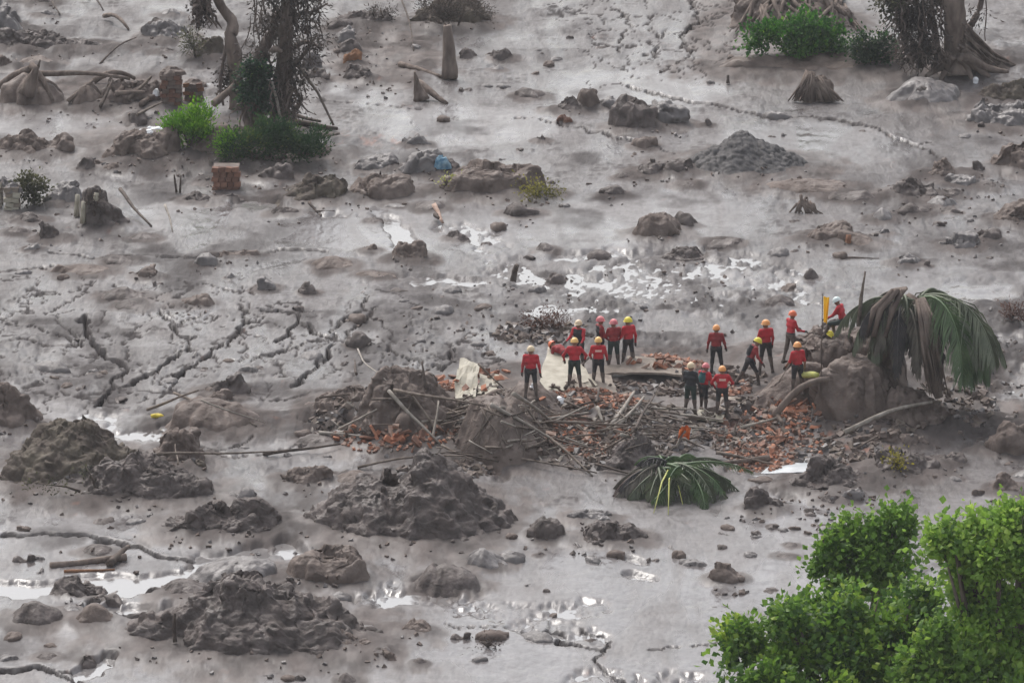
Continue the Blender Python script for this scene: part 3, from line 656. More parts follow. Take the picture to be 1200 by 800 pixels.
    h[m] -= .07*c; dark[m] = np.maximum(dark[m], .95*sm(3.2, .8, (f2-f1)/wv)*(c > .005))  # crack shade painted into the dark mask along the network
    for pl, hw, dp in CR_W:
        m = (x > pl[:, 0].min()-1) & (x < pl[:, 0].max()+1) & (y > pl[:, 1].min()-1.5) & (y < pl[:, 1].max()+1.5)
        if m.any():
            xx = x[m]+.25*fbm2(x[m]/.45, y[m]/.7, 3, 131); yy = y[m]+.4*fbm2(x[m]/.5, y[m]/.8, 3, 132)
            d = seg_d(xx, yy*.42, [(p[0], p[1]*.42) for p in pl]); ww = hw*.42*(.55+.8*vn2(x[m]/.9, y[m]/1.4, 133))
            c = sm(1.6, .4, d/ww)
            h[m] += .02*np.exp(-((d-2.2*ww)/(1.2*ww))**2) - dp*1.25*c
            dark[m] = np.maximum(dark[m], sm(2.8, .8, d/ww))  # shade inside the crack painted as dark albedo, wider than the trench
    h = np.where(inside, h, 0.11)
    return h, brown, red, dark, pool, wet

# ------------------------------------------------------------------ the mudflow: one sheet to the horizon
rows_px = np.arange(905, -95, -1.5)
ys = np.array([G(600, p)[1] for p in rows_px])
ys = np.concatenate([[-400, -100, 20, 80, 120], ys, [ys[-1]+6, ys[-1]+16, ys[-1]+40, ys[-1]+100, 600, 1500]])
cols = np.arange(-60, 1262, 2.0); u = (cols-600)/600
u = np.concatenate([[-6, -2.2, -1.5, -1.25], u, [1.25, 1.5, 2.2, 6]])
hwid = np.array([abs(G(0, 0)[0])/G(600, 0)[1]*y if y > 100 else 12.0 for y in ys]); hwid = np.where(ys < 130, 60, hwid)
X = u[None, :]*hwid[:, None]; Y = np.repeat(ys[:, None], len(u), 1)
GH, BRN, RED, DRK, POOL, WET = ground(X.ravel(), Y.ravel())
nr, nc = X.shape
idx = np.arange(nr*nc).reshape(nr, nc)
faces = np.stack([idx[:-1, :-1].ravel(), idx[:-1, 1:].ravel(), idx[1:, 1:].ravel(), idx[1:, :-1].ravel()], 1)
gm = mesh_from('mudflow', np.stack([X.ravel(), Y.ravel(), GH], 1), faces, MUD)
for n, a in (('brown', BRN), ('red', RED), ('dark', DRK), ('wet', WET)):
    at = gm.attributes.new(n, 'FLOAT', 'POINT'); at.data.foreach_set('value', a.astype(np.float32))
link('mudflow_ground', gm, kind='structure')
GHG = GH.reshape(nr, nc)
def gh(x, y):                    # height of the finished sheet
    j = int(np.clip(np.searchsorted(ys, y)-1, 0, nr-2)); t = float(np.clip((y-ys[j])/(ys[j+1]-ys[j]), 0, 1))
    def row(q):
        v = x/hwid[q]; i = int(np.clip(np.searchsorted(u, v)-1, 0, nc-2)); r = float(np.clip((v-u[i])/(u[i+1]-u[i]), 0, 1))
        return GHG[q, i]*(1-r)+GHG[q, i+1]*r
    return float(row(j)*(1-t)+row(j+1)*t)
keep = (POOL.reshape(nr, nc) > .02); keep = (keep[:-1, :-1] | keep[:-1, 1:] | keep[1:, 1:] | keep[1:, :-1]).ravel() & (GH[faces].min(1) < .03)
wf = faces[keep]; used, inv = np.unique(wf, return_inverse=True)
wme = mesh_from('water', np.stack([X.ravel()[used], Y.ravel()[used], np.full(len(used), .0)], 1), inv.reshape(-1, 4), WATER)
link('puddle_water', wme, kind='structure')

BV = []
def hit(px, py, only_ground=False):
    """first surface met by the view ray, as a world point"""
    d = Vector(ray(px, py)); o = Vector((0, 0, CAMZ)); dn = d.normalized()
    best = None
    for it in range(1):
        t = None; z = .2
        for _ in range(8):
            g = G(px, py, z); z = .5*z+.5*gh(g[0], g[1])
        g = G(px, py, z); best = Vector(g); bt = (best-o).length
    if not only_ground:
        for b, cx, cy, r in BV:
            if (best[0]-cx)**2+(best[1]-cy-2)**2 > (r+4.5)**2: continue
            q = b.ray_cast(o, dn)
            if q[0] is not None and q[3] < bt: best, bt = q[0], q[3]
    return np.array(best)
def drop_fast(x, y, z):
    for b, cx, cy, r in BV:
        if (x-cx)**2+(y-cy)**2 > r*r: continue
        q = b.ray_cast(Vector((x, y, 30)), Vector((0, 0, -1)))
        if q[0] is not None and q[0].z > z: z = q[0].z
    return z
def add_bvh(V_, F_):
    a = np.asarray(V_, float); c = (a.max(0)+a.min(0))/2
    BV.append((BVHTree.FromPolygons([Vector(v) for v in V_], [tuple(map(int, f)) for f in F_]), c[0], c[1], float(np.linalg.norm((a.max(0)-a.min(0))[:2])/2)))

# ------------------------------------------------------------------ mounds
KN = {'b': ('earth_block', 'earth block'), 'r': ('boulder', 'boulder'), 'm': ('mud_mound', 'mud mound'), 'c': ('clod_heap', 'clod heap'), 'g': ('gravel_heap', 'gravel heap')}
KM = {'D': MD, 'B': MBR, 'G': MG, 'M': MM, 'R': MRD, 'O': MOR}
def mound_mesh(rx, ry, H, kd, prof, seed, wp):
    na = int(np.clip(wp*1.3, 26, 230)); nr = int(np.clip(wp*.42, 8, 84))
    R = np.concatenate([np.linspace(0, 1, nr)**.85, [1.06, 1.14]]); A = np.arange(na)/na*2*math.pi
    rr, aa = np.meshgrid(R, A, indexing='ij')
    x = (rr*np.cos(aa)).ravel(); y = (rr*np.sin(aa)).ravel(); rr = rr.ravel()
    pr = np.array([int(c) for c in prof])/9.0; pr = np.concatenate([[0], pr, [0]]) if kd[0] not in 'rb' else np.concatenate([[pr[0]*.35], pr, [pr[-1]*.35]])
    t = np.linspace(0, 1, len(pr)); tx = np.clip((x+1)/2, 0, 1)
    P = np.interp(np.clip(tx+.06*fbm2(x*2, y*2, 2, seed)*(kd[0] != 'g'), 0, 1), t, pr)
    a, b = {'b': (4.5, .42), 'r': (2.6, .5), 'm': (1.9, .8), 'c': (1.45, 1.05), 'g': (1.25, 1.1)}[kd[0]]
    prof_r = np.sign(1-rr)*np.abs(1-np.clip(rr, 0, 1.2)**a)**b
    prof_r = np.where(rr > 1, -.5*(rr-1)/.14, prof_r)
    yy = np.abs(y)/np.sqrt(np.clip(1-x*x, .02, 1)); side = np.clip(1-yy**a, 0, 1)**b
    z = np.where(rr > 1, prof_r*.25/max(H, .1)*1.2, P*np.minimum(1, side*1.05)*np.clip((1-rr)*6, 0, 1)**.5)
    bw = 1+.30*fbm2(np.cos(aa.ravel())*1.7, np.sin(aa.ravel())*1.7, 3, seed+3)*(rr > .3)
    p = np.stack([x*rx*bw, y*ry*bw, z*H], 1)
    grid = np.arange(len(R)*na).reshape(len(R), na)
    f = np.stack([grid[:-1].ravel(), grid[1:].ravel(), np.roll(grid, -1, 1)[1:].ravel(), np.roll(grid, -1, 1)[:-1].ravel()], 1)
    # normals
    q = p.reshape(len(R), na, 3); du = np.gradient(q, axis=0); dv = np.roll(q, -1, 1)-np.roll(q, 1, 1)
    n = np.cross(du.reshape(-1, 3), dv.reshape(-1, 3)); n /= (np.linalg.norm(n, axis=1)[:, None]+1e-9); n[:na] = (0, 0, 1)
    env = np.clip((1.08-rr)*6, 0, 1)[:, None]
    so = seed*3.17; k = kd[0]; sz = min(1, H/.6)
    if k == 'c':
        wob = np.stack([fbm3(p/.5+so+9*j, 3, seed+j) for j in range(3)], 1)*.16
        d1, i1 = wor3((p+wob)/.36+so, seed+2)
        disp = .13*facets((p+wob)/.44+so, seed)*(.5+.5*sz) + .15*(np.sqrt(np.clip(.7-d1*d1, 0, 1))-.5)*(.3+i1) + .045*facets((p+wob)/.18+so, seed+5) + .018*facets(p/.08+so, seed+8)
        disp = (disp + .32*fbm3(p/.8+so, 4, seed)*sz)*min(1, .45+sz*.55) - .02
    elif k == 'g':
        d2, i2 = wor3(p/.2+so, seed+5); disp = .12*np.sqrt(np.clip(.6-d2*d2, 0, 1))*(.2+i2)+.06*fbm3(p/.5+so, 3, seed)-.03
    elif k == 'b':
        wob = np.stack([fbm3(p/.8+so+9*j, 4, seed+j) for j in range(3)], 1)*.25; q_ = p+wob
        d1, i1 = wor3(q_*[1.1, .8, .55]+so, seed); groove = np.abs(fbm3(q_*[2.2, 1.4, .35]+so, 3, seed+4))
        disp = .34*facets(q_/1.15+so, seed)+.07*facets(q_/.42+so, seed+3)+.03*facets(q_/.16+so, seed+6)+.05*fbm3(p/.3+so, 4, seed)-.10*np.clip(.16-groove, 0, 1)/.16
    elif k == 'r':
        s1 = .45+.8*H; wob = np.stack([fbm3(p/.6+so+9*j, 3, seed+j) for j in range(3)], 1)*.2
        disp = (.20*s1)*fbm3(p/s1*1.3+so, 5, seed) + .24*s1*facets((p+wob)/s1+so, seed)*.8 + .05*sz*facets((p+wob)/.25+so, seed+9) + .025*fbm3(p/.15+so, 3, seed+2)
    else:
        d2, i2 = wor3(p/.38+so, seed+9)
        disp = .12*min(1, H)*fbm3(p/.7+so, 4, seed) + .05*(1-d2)*sz*(.2+i2)+.02*fbm3(p/.14+so, 3, seed+4)
    cen = disp[:na].mean(); disp[:na] = cen
    p = p + n*(disp[:, None])*env
    return p, f
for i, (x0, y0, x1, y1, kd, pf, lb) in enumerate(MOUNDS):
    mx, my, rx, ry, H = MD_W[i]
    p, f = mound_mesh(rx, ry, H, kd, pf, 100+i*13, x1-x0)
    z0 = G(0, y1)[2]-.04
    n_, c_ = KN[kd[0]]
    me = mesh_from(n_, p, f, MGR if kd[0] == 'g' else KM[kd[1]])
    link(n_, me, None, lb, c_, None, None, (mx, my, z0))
    if (x1-x0) > 24: add_bvh(p+np.array([mx, my, z0]), f)

# haze
hz = bpy.data.materials.new('air'); hz.use_nodes = True; hz.node_tree.nodes.clear()
_o = hz.node_tree.nodes.new('ShaderNodeOutputMaterial'); _v = hz.node_tree.nodes.new('ShaderNodeVolumePrincipled')
_v.inputs['Density'].default_value = HAZE; _v.inputs['Color'].default_value = (.92, .93, .96, 1); hz.node_tree.links.new(_v.outputs[0], _o.inputs['Volume'])
hb_ = MB(); hb_.box((0, 560, 24), (1900, 2000, 52)); link('haze', hb_.mesh('haze', hz, False), kind='stuff')

# small clods
cl_me = []
for k in range(8):
    wq, hq = .16+.02*k, .10+.02*(k % 3)
    p, f = mound_mesh(wq, wq*.9, hq, 'r'+'D', '479985', 900+k*7, 16)
    cl_me.append(mesh_from('mud_clod', p, f, (MD, MG, MBR)[k % 3]))
FIX = [(90,397),(52,447),(78,452),(95,455),(108,435),(122,437),(115,437),(60,430),(143,466),(225,417),(268,421),(240,432),(292,433),(246,460),(305,430),(365,416),(349,362),(363,364),(420,373),(443,373),(473,350),(488,358),(518,345),(519,364),(512,373),(570,363),(566,360),(540,385),(560,400),(575,412),(468,337),(530,338),(620,300),(702,385),
 (585,265),(640,215),(660,240),(690,215),(905,160),(912,135),(610,175),(590,185),(520,140),(545,105),(590,100),(628,86),(703,54),(652,69),(668,43),(690,40),(643,76),(776,82),(833,95),(858,72),(1012,152),(1130,160),(1150,152),(920,158),(985,300),(1100,262),(1135,258),(925,333),(930,295),(912,297),(1160,300),(1187,375),(1168,420),(1150,520),(1120,560),(1145,577),(1135,595),
 (600,655),(560,655),(680,640),(722,650),(765,655),(815,660),(870,694),(905,690),(880,650),(845,640),(850,625),(852,618),(885,625),(808,658),(648,715),(690,745),(630,745),(640,690),(620,682),(577,745),(540,745),(560,770),(455,770),(447,767),(400,700),(352,795),(313,792),(338,795),(28,654),(45,652),(28,617),(120,607),(160,610),(268,642),(45,668),(15,745),(130,700),(12,770),(60,755),(405,760),(430,742),
 (745,622),(787,641),(795,650),(845,695),(915,620),(930,617),(960,613),(970,620),(905,616),(935,605),(893,563),(950,600),(1010,600),(1060,575),(640,620),(695,655),(565,590),(590,610),(600,630)]
random.seed(3)
pts = [(a, b, 1) for a, b in FIX]
for _ in range(60):
    zx, zy, rx_, ry_ = random.choice([(500,390,160,60),(100,430,120,60),(780,350,170,60),(1080,230,130,60),(1160,440,50,100),(450,90,140,90),(640,370,90,40),(150,330,160,60),(60,270,70,50),(940,600,110,40),(300,530,140,30)])
    pts.append((random.gauss(zx, rx_/1.6), random.gauss(zy, ry_/1.6), .7))
for j, (a, b, k) in enumerate(pts):
    g = G(a, b, .17); s = k*random.uniform(.65, 1.5)
    o = link('mud_clod', cl_me[j % 8], None, 'small clod of dark mud lying loose on the grey mudflow', 'mud clod', 'small clods scattered over the mudflow', None, (g[0], g[1], gh(g[0], g[1])-.01))
    o.scale = (s*random.uniform(.8, 1.5), s, s*random.uniform(.7, 1.2)); o.rotation_euler = (0, 0, random.random()*6)
# ------------------------------------------------------------------ rescuers
BLK = (0.016, 0.016, 0.02); NAVY = (0.014, 0.018, 0.028)
RED1 = mat('shirt_red', (0.50, 0.024, 0.036), (0.30, 0.035, 0.035), 0.8, 7, 0.01, 22, thr=(.45, .72))
RED2 = mat('shirt_dark_red', (0.21, 0.02, 0.025), (0.33, 0.04, 0.04), 0.8, 6, 0.004, 30)
PRINT = mat('pale_print', (0.62, 0.42, 0.38), (0.75, 0.5, 0.4), 0.8, 12)
VEST = mat('black_vest', BLK, (0.03, 0.03, 0.035), 0.7, 6)
TRS = mat('dark_trousers', (0.014, 0.016, 0.021), (0.06, 0.05, 0.046), 0.8, 5, thr=(.42, .72))
TRG = mat('green_black_trousers', (0.012, 0.028, 0.024), (0.03, 0.045, 0.04), 0.8, 6)
MUDL = mat('mud_caked_legs', (0.065, 0.048, 0.040), (0.16, 0.125, 0.108), 0.8, 7, 0.006, 25)
SKIN = mat('skin', (0.20, 0.10, 0.065), (0.26, 0.14, 0.09), 0.6, 6)
GLV = mat('muddy_glove', (0.05, 0.036, 0.032), (0.11, 0.08, 0.07), 0.8, 8)
BOOT = mat('muddy_boot', (0.035, 0.026, 0.024), (0.08, 0.06, 0.052), 0.75, 8)
HAIR = mat('dark_hair', (0.015, 0.012, 0.01), None, 0.8)
HM = {'orange': mat('helmet_orange', (0.80, 0.30, 0.08), (0.86, 0.42, 0.16), 0.4, 5), 'redorange': mat('helmet_red_orange', (0.75, 0.13, 0.06), (0.8, 0.2, 0.08), 0.4, 5),
      'beige': mat('helmet_beige', (0.62, 0.46, 0.28), (0.72, 0.58, 0.4), 0.45, 5), 'amber': mat('helmet_amber', (0.80, 0.45, 0.13), (0.85, 0.55, 0.2), 0.4, 5),
      'yellow': mat('helmet_yellow', (0.72, 0.60, 0.03), (0.8, 0.68, 0.08), 0.4, 5), 'white': mat('helmet_white', (0.62, 0.74, 0.72), (0.8, 0.84, 0.82), 0.4, 5),
      'pink': mat('helmet_pink', (0.60, 0.12, 0.15), (0.72, 0.25, 0.25), 0.45, 5)}
TEAL = mat('teal_pack', (0.02, 0.09, 0.10), (0.05, 0.17, 0.17), 0.7, 5)

def rot(v, ax, a):
    c, s = math.cos(a), math.sin(a); x, y, z = v
    if ax == 'x': return np.array([x, c*y-s*z, s*y+c*z])
    if ax == 'y': return np.array([c*x+s*z, y, -s*x+c*z])
    return np.array([c*x-s*y, s*x+c*y, z])
def surface_nets(val, org, hh):
    nx, ny, nz = val.shape; ins = val < 0
    acc = np.zeros((nx-1, ny-1, nz-1, 3)); cnt = np.zeros((nx-1, ny-1, nz-1))
    cor = [(i, j, k) for i in (0, 1) for j in (0, 1) for k in (0, 1)]
    def sub(a, c): return a[c[0]:nx-1+c[0], c[1]:ny-1+c[1], c[2]:nz-1+c[2]]
    for a in cor:
        for ax in range(3):
            if a[ax] == 0:
                b = list(a); b[ax] = 1; b = tuple(b)
                va, vb = sub(val, a), sub(val, b); m = (va < 0) != (vb < 0)
                t = np.where(m, va/(np.where(m, va-vb, 1)), 0)
                for q in range(3): acc[..., q] += m*(a[q]+(t if q == ax else 0))
                cnt += m
    act = cnt > 0; idn = -np.ones(act.shape, int); idn[act] = np.arange(act.sum())
    ijk = np.argwhere(act); v = org+(ijk+acc[act]/cnt[act][:, None])*hh
    fs = []
    for ax in range(3):
        sl0 = [slice(1, n-1) for n in val.shape]; sl0[ax] = slice(0, val.shape[ax]-1)
        sl1 = list(sl0); sl1[ax] = slice(1, val.shape[ax])
        A = ins[tuple(sl0)]; B = ins[tuple(sl1)]
        m = A != B; w_ = np.argwhere(m)
        base = w_+np.array([1 if q != ax else 0 for q in range(3)])
        u_, v_ = [(1, 2), (2, 0), (0, 1)][ax]
        def c(du, dv):
            b = base.copy(); b[:, u_] -= du; b[:, v_] -= dv
            return idn[b[:, 0], b[:, 1], b[:, 2]]
        q = np.stack([c(1, 1), c(0, 1), c(0, 0), c(1, 0)], 1)
        flip = ~A[m]; q[flip] = q[flip][:, ::-1]; fs.append(q)
    return v, np.concatenate(fs)

def person(px, py, face, label, helmet='orange', shirt=RED1, trs=TRS, lean=0, lean_side=0, head=0, headyaw=0, armL=(10, 12, 15), armR=(10, 12, 15),
           legL=(0, 6, 0), legR=(0, 6, 0), height=1.75, sleeve='long', pr=False, vest=None, pack=None, shin=MUDL, pos=None, dz=0.0, helm=True, item=None):
    """face: heading in degrees (0 = away from the camera, 180 = towards it)"""
    D = math.radians; K = height/1.75
    hip = np.array([0, 0, .93]); caps = []        # a, b, r1, r2, zone
    def tr(p):                                    # torso frame -> body frame
        q = rot(np.array(p, float), 'x', -D(lean)); q = rot(q, 'y', D(lean_side)); return hip+q
    Z_SH, Z_TR, Z_SK, Z_SN, Z_BT, Z_GL, Z_NK = 0, 1, 2, 3, 4, 5, 2
    caps += [(tr((-.085, 0, 0)), tr((.085, 0, 0)), .105, .105, 1), (tr((-.07, 0, .14)), tr((.07, 0, .14)), .095, .095, 0), (tr((-.10, 0, .30)), tr((.10, 0, .30)), .108, .108, 0),
             (tr((-.15, -.01, .43)), tr((.15, -.01, .43)), .072, .072, 0), (tr((0, 0, .05)), tr((0, 0, .42)), .10, .09, 0), (tr((0, 0, .46)), tr((0, .015, .56)), .052, .05, 2)]
    def hd(p):
        q = rot(np.array(p, float), 'z', D(headyaw)); q = rot(q, 'x', -D(head))
        return tr(np.array([0, .015, .54])+q)
    caps += [(hd((0, 0, .10)), hd((0, -.01, .13)), .088, .092, 2), (hd((0, .035, .045)), hd((0, .03, .08)), .055, .07, 2),
             (hd((0, .10, .075)), hd((0, .085, .105)), .014, .010, 2), (hd((.085, -.005, .06)), hd((.088, -.008, .10)), .018, .018, 2), (hd((-.085, -.005, .06)), hd((-.088, -.008, .10)), .018, .018, 2)]
    hands = []
    for sgn, arm in ((-1, armL), (1, armR)):
        pitch, ab, el = arm[:3]; inw = arm[3] if len(arm) > 3 else 0
        sh = np.array([sgn*.185, -.01, .44])
        d = rot(rot(np.array([0, 0, -1.]), 'y', -sgn*D(ab)), 'x', D(pitch))
        d2 = rot(rot(rot(rot(np.array([0, 0, -1.]), 'y', -sgn*D(ab*.5)), 'x', D(el)), 'y', sgn*D(inw)), 'x', D(pitch))
        e = sh+d*.29; wr = e+d2*.25; kn = wr+d2*.09
        caps += [(tr(sh), tr(e), .058, .043, 0), (tr(e), tr(wr), .043, .030, 0 if sleeve == 'long' else 2), (tr(wr), tr(kn), .032, .036, 5)]
        hands.append((tr(wr), tr(kn), sgn))
    feet = []
    for sgn, leg in ((-1, legL), (1, legR)):
        pitch, sp, kn = leg
        h0 = hip+np.array([sgn*.095, 0, -.03])
        d = rot(rot(np.array([0, 0, -1.]), 'y', -sgn*D(sp)), 'x', D(pitch))
        d2 = rot(rot(np.array([0, 0, -1.]), 'y', -sgn*D(sp)), 'x', D(pitch-kn))
        k = h0+d*.43; an = k+d2*.41; toe = an+np.array([sgn*.03, .15, -.045])
        caps += [(h0, k, .092, .062, 1), (k, an, .060, .043, 3), (an, an+np.array([0, -.03, -.03]), .045, .045, 4), (an+np.array([0, 0, -.035]), toe, .045, .035, 4)]
        feet.append(min(an[2]-.08, toe[2]-.035))
    a = np.array([c[0] for c in caps]); b = np.array([c[1] for c in caps]); r1 = np.array([c[2] for c in caps]); r2 = np.array([c[3] for c in caps]); zn = np.array([c[4] for c in caps])
    hh = .021; lo = np.minimum(a, b).min(0)-.16; hi = np.maximum(a, b).max(0)+.16
    n = np.ceil((hi-lo)/hh).astype(int)+1
    gx, gy, gz = np.meshgrid(*[lo[q]+np.arange(n[q])*hh for q in range(3)], indexing='ij'); P = np.stack([gx.ravel(), gy.ravel(), gz.ravel()], 1)
    def dists(P):
        out = np.empty((len(caps), len(P)))
        for i in range(len(caps)):
            ab = b[i]-a[i]; t = np.clip(((P-a[i])@ab)/(ab@ab+1e-9), 0, 1)
            out[i] = np.linalg.norm(P-a[i]-t[:, None]*ab, axis=1)-(r1[i]+(r2[i]-r1[i])*t)
        return out
    dd = dists(P); k = .016; mn = dd.min(0)
    sdf = mn-k*np.log(np.exp(-(dd-mn)/k).sum(0))+.006*(vn3(P[:, 0]*9+px, P[:, 1]*9, P[:, 2]*9, 3)-.5)
    v, f = surface_nets(sdf.reshape(n), lo, hh)
    fc = v[f].mean(1); zi = zn[dists(fc).argmin(0)]
    th = fc[:, 2]
    zi = np.where((zi == 1) & (th < .56), 3, zi)
    mats = [shirt, trs, SKIN, shin, BOOT, GLV, PRINT, VEST]
    inv = np.linalg.inv(np.array([tr((1, 0, 0))-hip, tr((0, 1, 0))-hip, tr((0, 0, 1))-hip]).T); lc = (fc-hip)@inv.T
    if pr: zi = np.where((zi == 0) & (lc[:, 1] < -.04) & (abs(lc[:, 0]) < .105) & (lc[:, 2] > .31) & (lc[:, 2] < .37), 6, zi)
    if vest: zi = np.where((zi == 0) & (abs(lc[:, 0]) < .15) & (lc[:, 2] < .47), 7, zi)
    mb = MB(); mb.add(v, f, 0); mb.m = list(zi)
    # fingers and thumb, curled from the end and the side of the palm
    for wr, kn, sgn in hands:
        d = (kn-wr)/np.linalg.norm(kn-wr); sd = np.cross(d, np.array([0, 0, 1.])); 
        if np.linalg.norm(sd) < .3: sd = np.array([0, 1., 0])
        sd = sd/np.linalg.norm(sd); nn = np.cross(d, sd)
        for q, (o, L_) in enumerate(((-.026, .062), (-.009, .074), (.009, .070), (.026, .054))):
            s0 = kn+sd*o; mb.tube([s0-d*.01, s0+d*L_*.5+nn*.004, s0+d*L_*.8+nn*.022, s0+d*L_*.9+nn*.04], [.011, .010, .009, .007], 5, 5)
        s0 = wr+d*.03-sd*.028; mb.tube([s0, s0+d*.03-sd*.022, s0+d*.058-sd*.026+nn*.012], [.012, .011, .008], 5, 5)
    # eyes, hairline
    for sx in (-.032, .032):
        e = hd((sx, .096, .105)); mb.tube([e-[0, 0, .004], e+[0, 0, .004]], [.009, .009], 5, 7)
    me = mb.mesh('person', mats)
    fz = min(feet)
    p = np.array(pos) if pos is not None else hit(px, py)
    o = link('person', me, None, label, 'person', 'rescuers in red shirts on the debris heap'); o.location = (p[0], p[1], p[2]-fz*K-.03+dz); o.rotation_euler = (0, 0, D(-face)); o.scale = (K,)*3
    if helm:
        hb = MB(); nu, nvv = 16, 7; vs = []; fs = []
        for i in range(nvv+1):
            ph = math.pi/2*(1-i/nvv); rr_ = math.cos(ph)
            for j in range(nu):
                t = 2*math.pi*j/nu; vs.append(hd((.122*rr_*math.cos(t), -.005+.14*rr_*math.sin(t), .10+.14*math.sin(ph))))
        for j in range(nu):
            t = 2*math.pi*j/nu; k2 = 1.03+.16*max(0, math.sin(t)); vs.append(hd((.122*k2*math.cos(t), -.005+.14*k2*math.sin(t), .085)))
        for i in range(nvv+1):
            for j in range(nu): fs.append((i*nu+j, i*nu+(j+1) % nu, (i+1)*nu+(j+1) % nu, (i+1)*nu+j))
        hb.add(vs, fs); c1 = [hd((.118*s_, 0, .10)) for s_ in (1, -1)]
        link('helmet', hb.mesh('helmet', HM[helmet]), o)
        sb = MB()
        for s_ in (-1, 1): sb.tube([hd((.105*s_, .01, .10)), hd((.082*s_, .03, .03)), hd((0, .06, -.012))], .006, 4)
        link('chin_strap', sb.mesh('chin_strap', TRS), o)
    if pack is not None:
        kb = MB(); 
        vs = [tr((x*.13*(1-.25*abs(z)), -.10-yy*.11*(1-.3*abs(z)), .29+z*.17)) for z in (-1, -.6, 0, .6, 1) for x, yy in ((-1, 0), (-.8, .8), (0, 1), (.8, .8), (1, 0))]
        fs = [(i*5+j, i*5+j+1, (i+1)*5+j+1, (i+1)*5+j) for i in range(4) for j in range(4)]+[(0, 5, 10, 15, 20, 24, 19, 14, 9, 4)[::-1], (0, 1, 2, 3, 4), (24, 23, 22, 21, 20)]
        kb.add(vs, fs)
        for s_ in (-1, 1): kb.tube([tr((.09*s_, -.11, .44)), tr((.10*s_, -.01, .52)), tr((.11*s_, .11, .38)), tr((.11*s_, .02, .18))], .014, 5)
        link('backpack', kb.mesh('backpack', pack), o)
    bt = MB(); R_ = []
    for j in range(14):
        t = 2*math.pi*j/14; R_.append(tr((.185*math.cos(t), .115*math.sin(t), .06)))
    R_.append(R_[0]); bt.tube(R_, .016, 5, cap=False); link('belt', bt.mesh('belt', VEST), o)
    return o
PH = dict(height=1.74)
def people():
    person(622, 468, 5, 'rescuer standing alone at the end of the pale tilted slab with a beige helmet', 'beige', RED1, pr=False, pack=None, armL=(5, 12, 10), armR=(-2, 14, 12), legL=(2, 5, 0), legR=(-2, 6, 0), height=1.76)
    person(664, 446, -50, 'rescuer bent forward with a red orange helmet beside the pale tilted slab', 'redorange', RED2, lean=72, head=-5, armL=(75, 5, 10), armR=(70, 5, 15), legL=(14, 5, 8), legR=(-8, 6, 4), shin=MUDL, height=1.72)
    person(673, 458, 2, 'rescuer in red shirt and green black shorts standing with elbows out behind the bent one', 'amber', RED1, TRG, armL=(15, 35, 35, 30), armR=(12, 38, 50, 40), lean=8, height=1.76, legL=(3, 6, 0), legR=(-3, 8, 0), shin=MUDL)
    person(678, 434, -150, 'rescuer in black vest and beige helmet hidden behind the one with elbows out', 'beige', RED1, vest=True, armL=(25, 12, 40), armR=(20, 16, 45), height=1.72)
    person(701, 455, 0, 'rescuer seen from behind with pale print on the red shirt and amber helmet', 'amber', RED1, TRS, pr=True, armL=(18, 16, 40, 20), armR=(12, 14, 30), height=1.72, legL=(4, 5, 0), legR=(-4, 6, 3))
    person(703, 432, 70, 'rescuer in black vest with a reddish pink helmet standing behind the printed shirt', 'pink', RED2, vest=True, armL=(20, 10, 30), armR=(15, 12, 35), height=1.78)
    person(719, 434, -20, 'rescuer with pale pink helmet and hands joined in front, second from the yellow helmet', 'pink', RED2, TRG, armL=(22, 8, 55, 30), armR=(22, 8, 55, 30), height=1.74, headyaw=30)
    person(736, 432, -35, 'rescuer with yellow helmet at the end of the larger standing group', 'yellow', RED1, TRS, armL=(8, 12, 30), armR=(-10, 12, 20), height=1.76, legL=(8, 4, 0), legR=(-6, 6, 4), headyaw=25)
    person(839, 440, 5, 'rescuer standing alone with his back turned behind the trio, orange helmet', 'orange', RED2, TRS, armL=(10, 14, 15), armR=(8, 16, 30), height=1.72, legL=(0, 4, 0), legR=(6, 9, 6), shin=TRS)
    person(809, 487, 30, 'rescuer in dark muddy clothes with a beige helmet at the end of the trio', 'beige', VEST, TRG, armL=(15, 12, 30), armR=(10, 10, 20), height=1.76, sleeve='long')
    person(824, 484, 40, 'rescuer with teal backpack and pinkish helmet in the middle of the trio', 'pink', RED1, TRS, pack=TEAL, lean=10, armL=(35, 20, 40), armR=(20, 14, 25), height=1.66, legL=(12, 6, 8), legR=(-8, 8, 4))
    person(846, 489, 0, 'rescuer with printed red shirt and elbows wide, orange helmet, in the trio', 'orange', RED1, TRS, pr=True, armL=(18, 30, 50, 30), armR=(15, 32, 55, 35), height=1.70, legL=(2, 5, 0), legR=(-2, 6, 0))
    person(878, 452, 75, 'rescuer in yellow helmet striding uphill with a pack behind the trio', 'yellow', RED2, TRS, lean=24, pack=VEST, armL=(20, 10, 25), armR=(30, 12, 30), legL=(-24, 4, 10), legR=(30, 4, 22), height=1.72)
    person(897, 437, -25, 'rescuer with orange helmet and short dark trousers at the top of the brown ramp', 'orange', RED1, TRS, armL=(20, 10, 45, 20), armR=(5, 14, 20), height=1.80, legL=(6, 5, 3), legR=(-6, 7, 2), headyaw=30)
    person(926, 425, 60, 'rescuer in mud covered trousers with arms forward on top of the ramp, red orange helmet', 'redorange', RED1, MUDL, armL=(30, 10, 50, 20), armR=(25, 12, 55, 20), height=1.76, legL=(-8, 5, 4), legR=(16, 5, 14), lean=5)
    person(934, 463, -30, 'rescuer in short sleeved red shirt holding a tool below the earth wall, orange helmet', 'orange', RED1, TRS, sleeve='short', armL=(10, 14, 35), armR=(-4, 12, 12), height=1.76, legL=(2, 5, 2), legR=(-4, 6, 4))
    p = hit(988, 396)
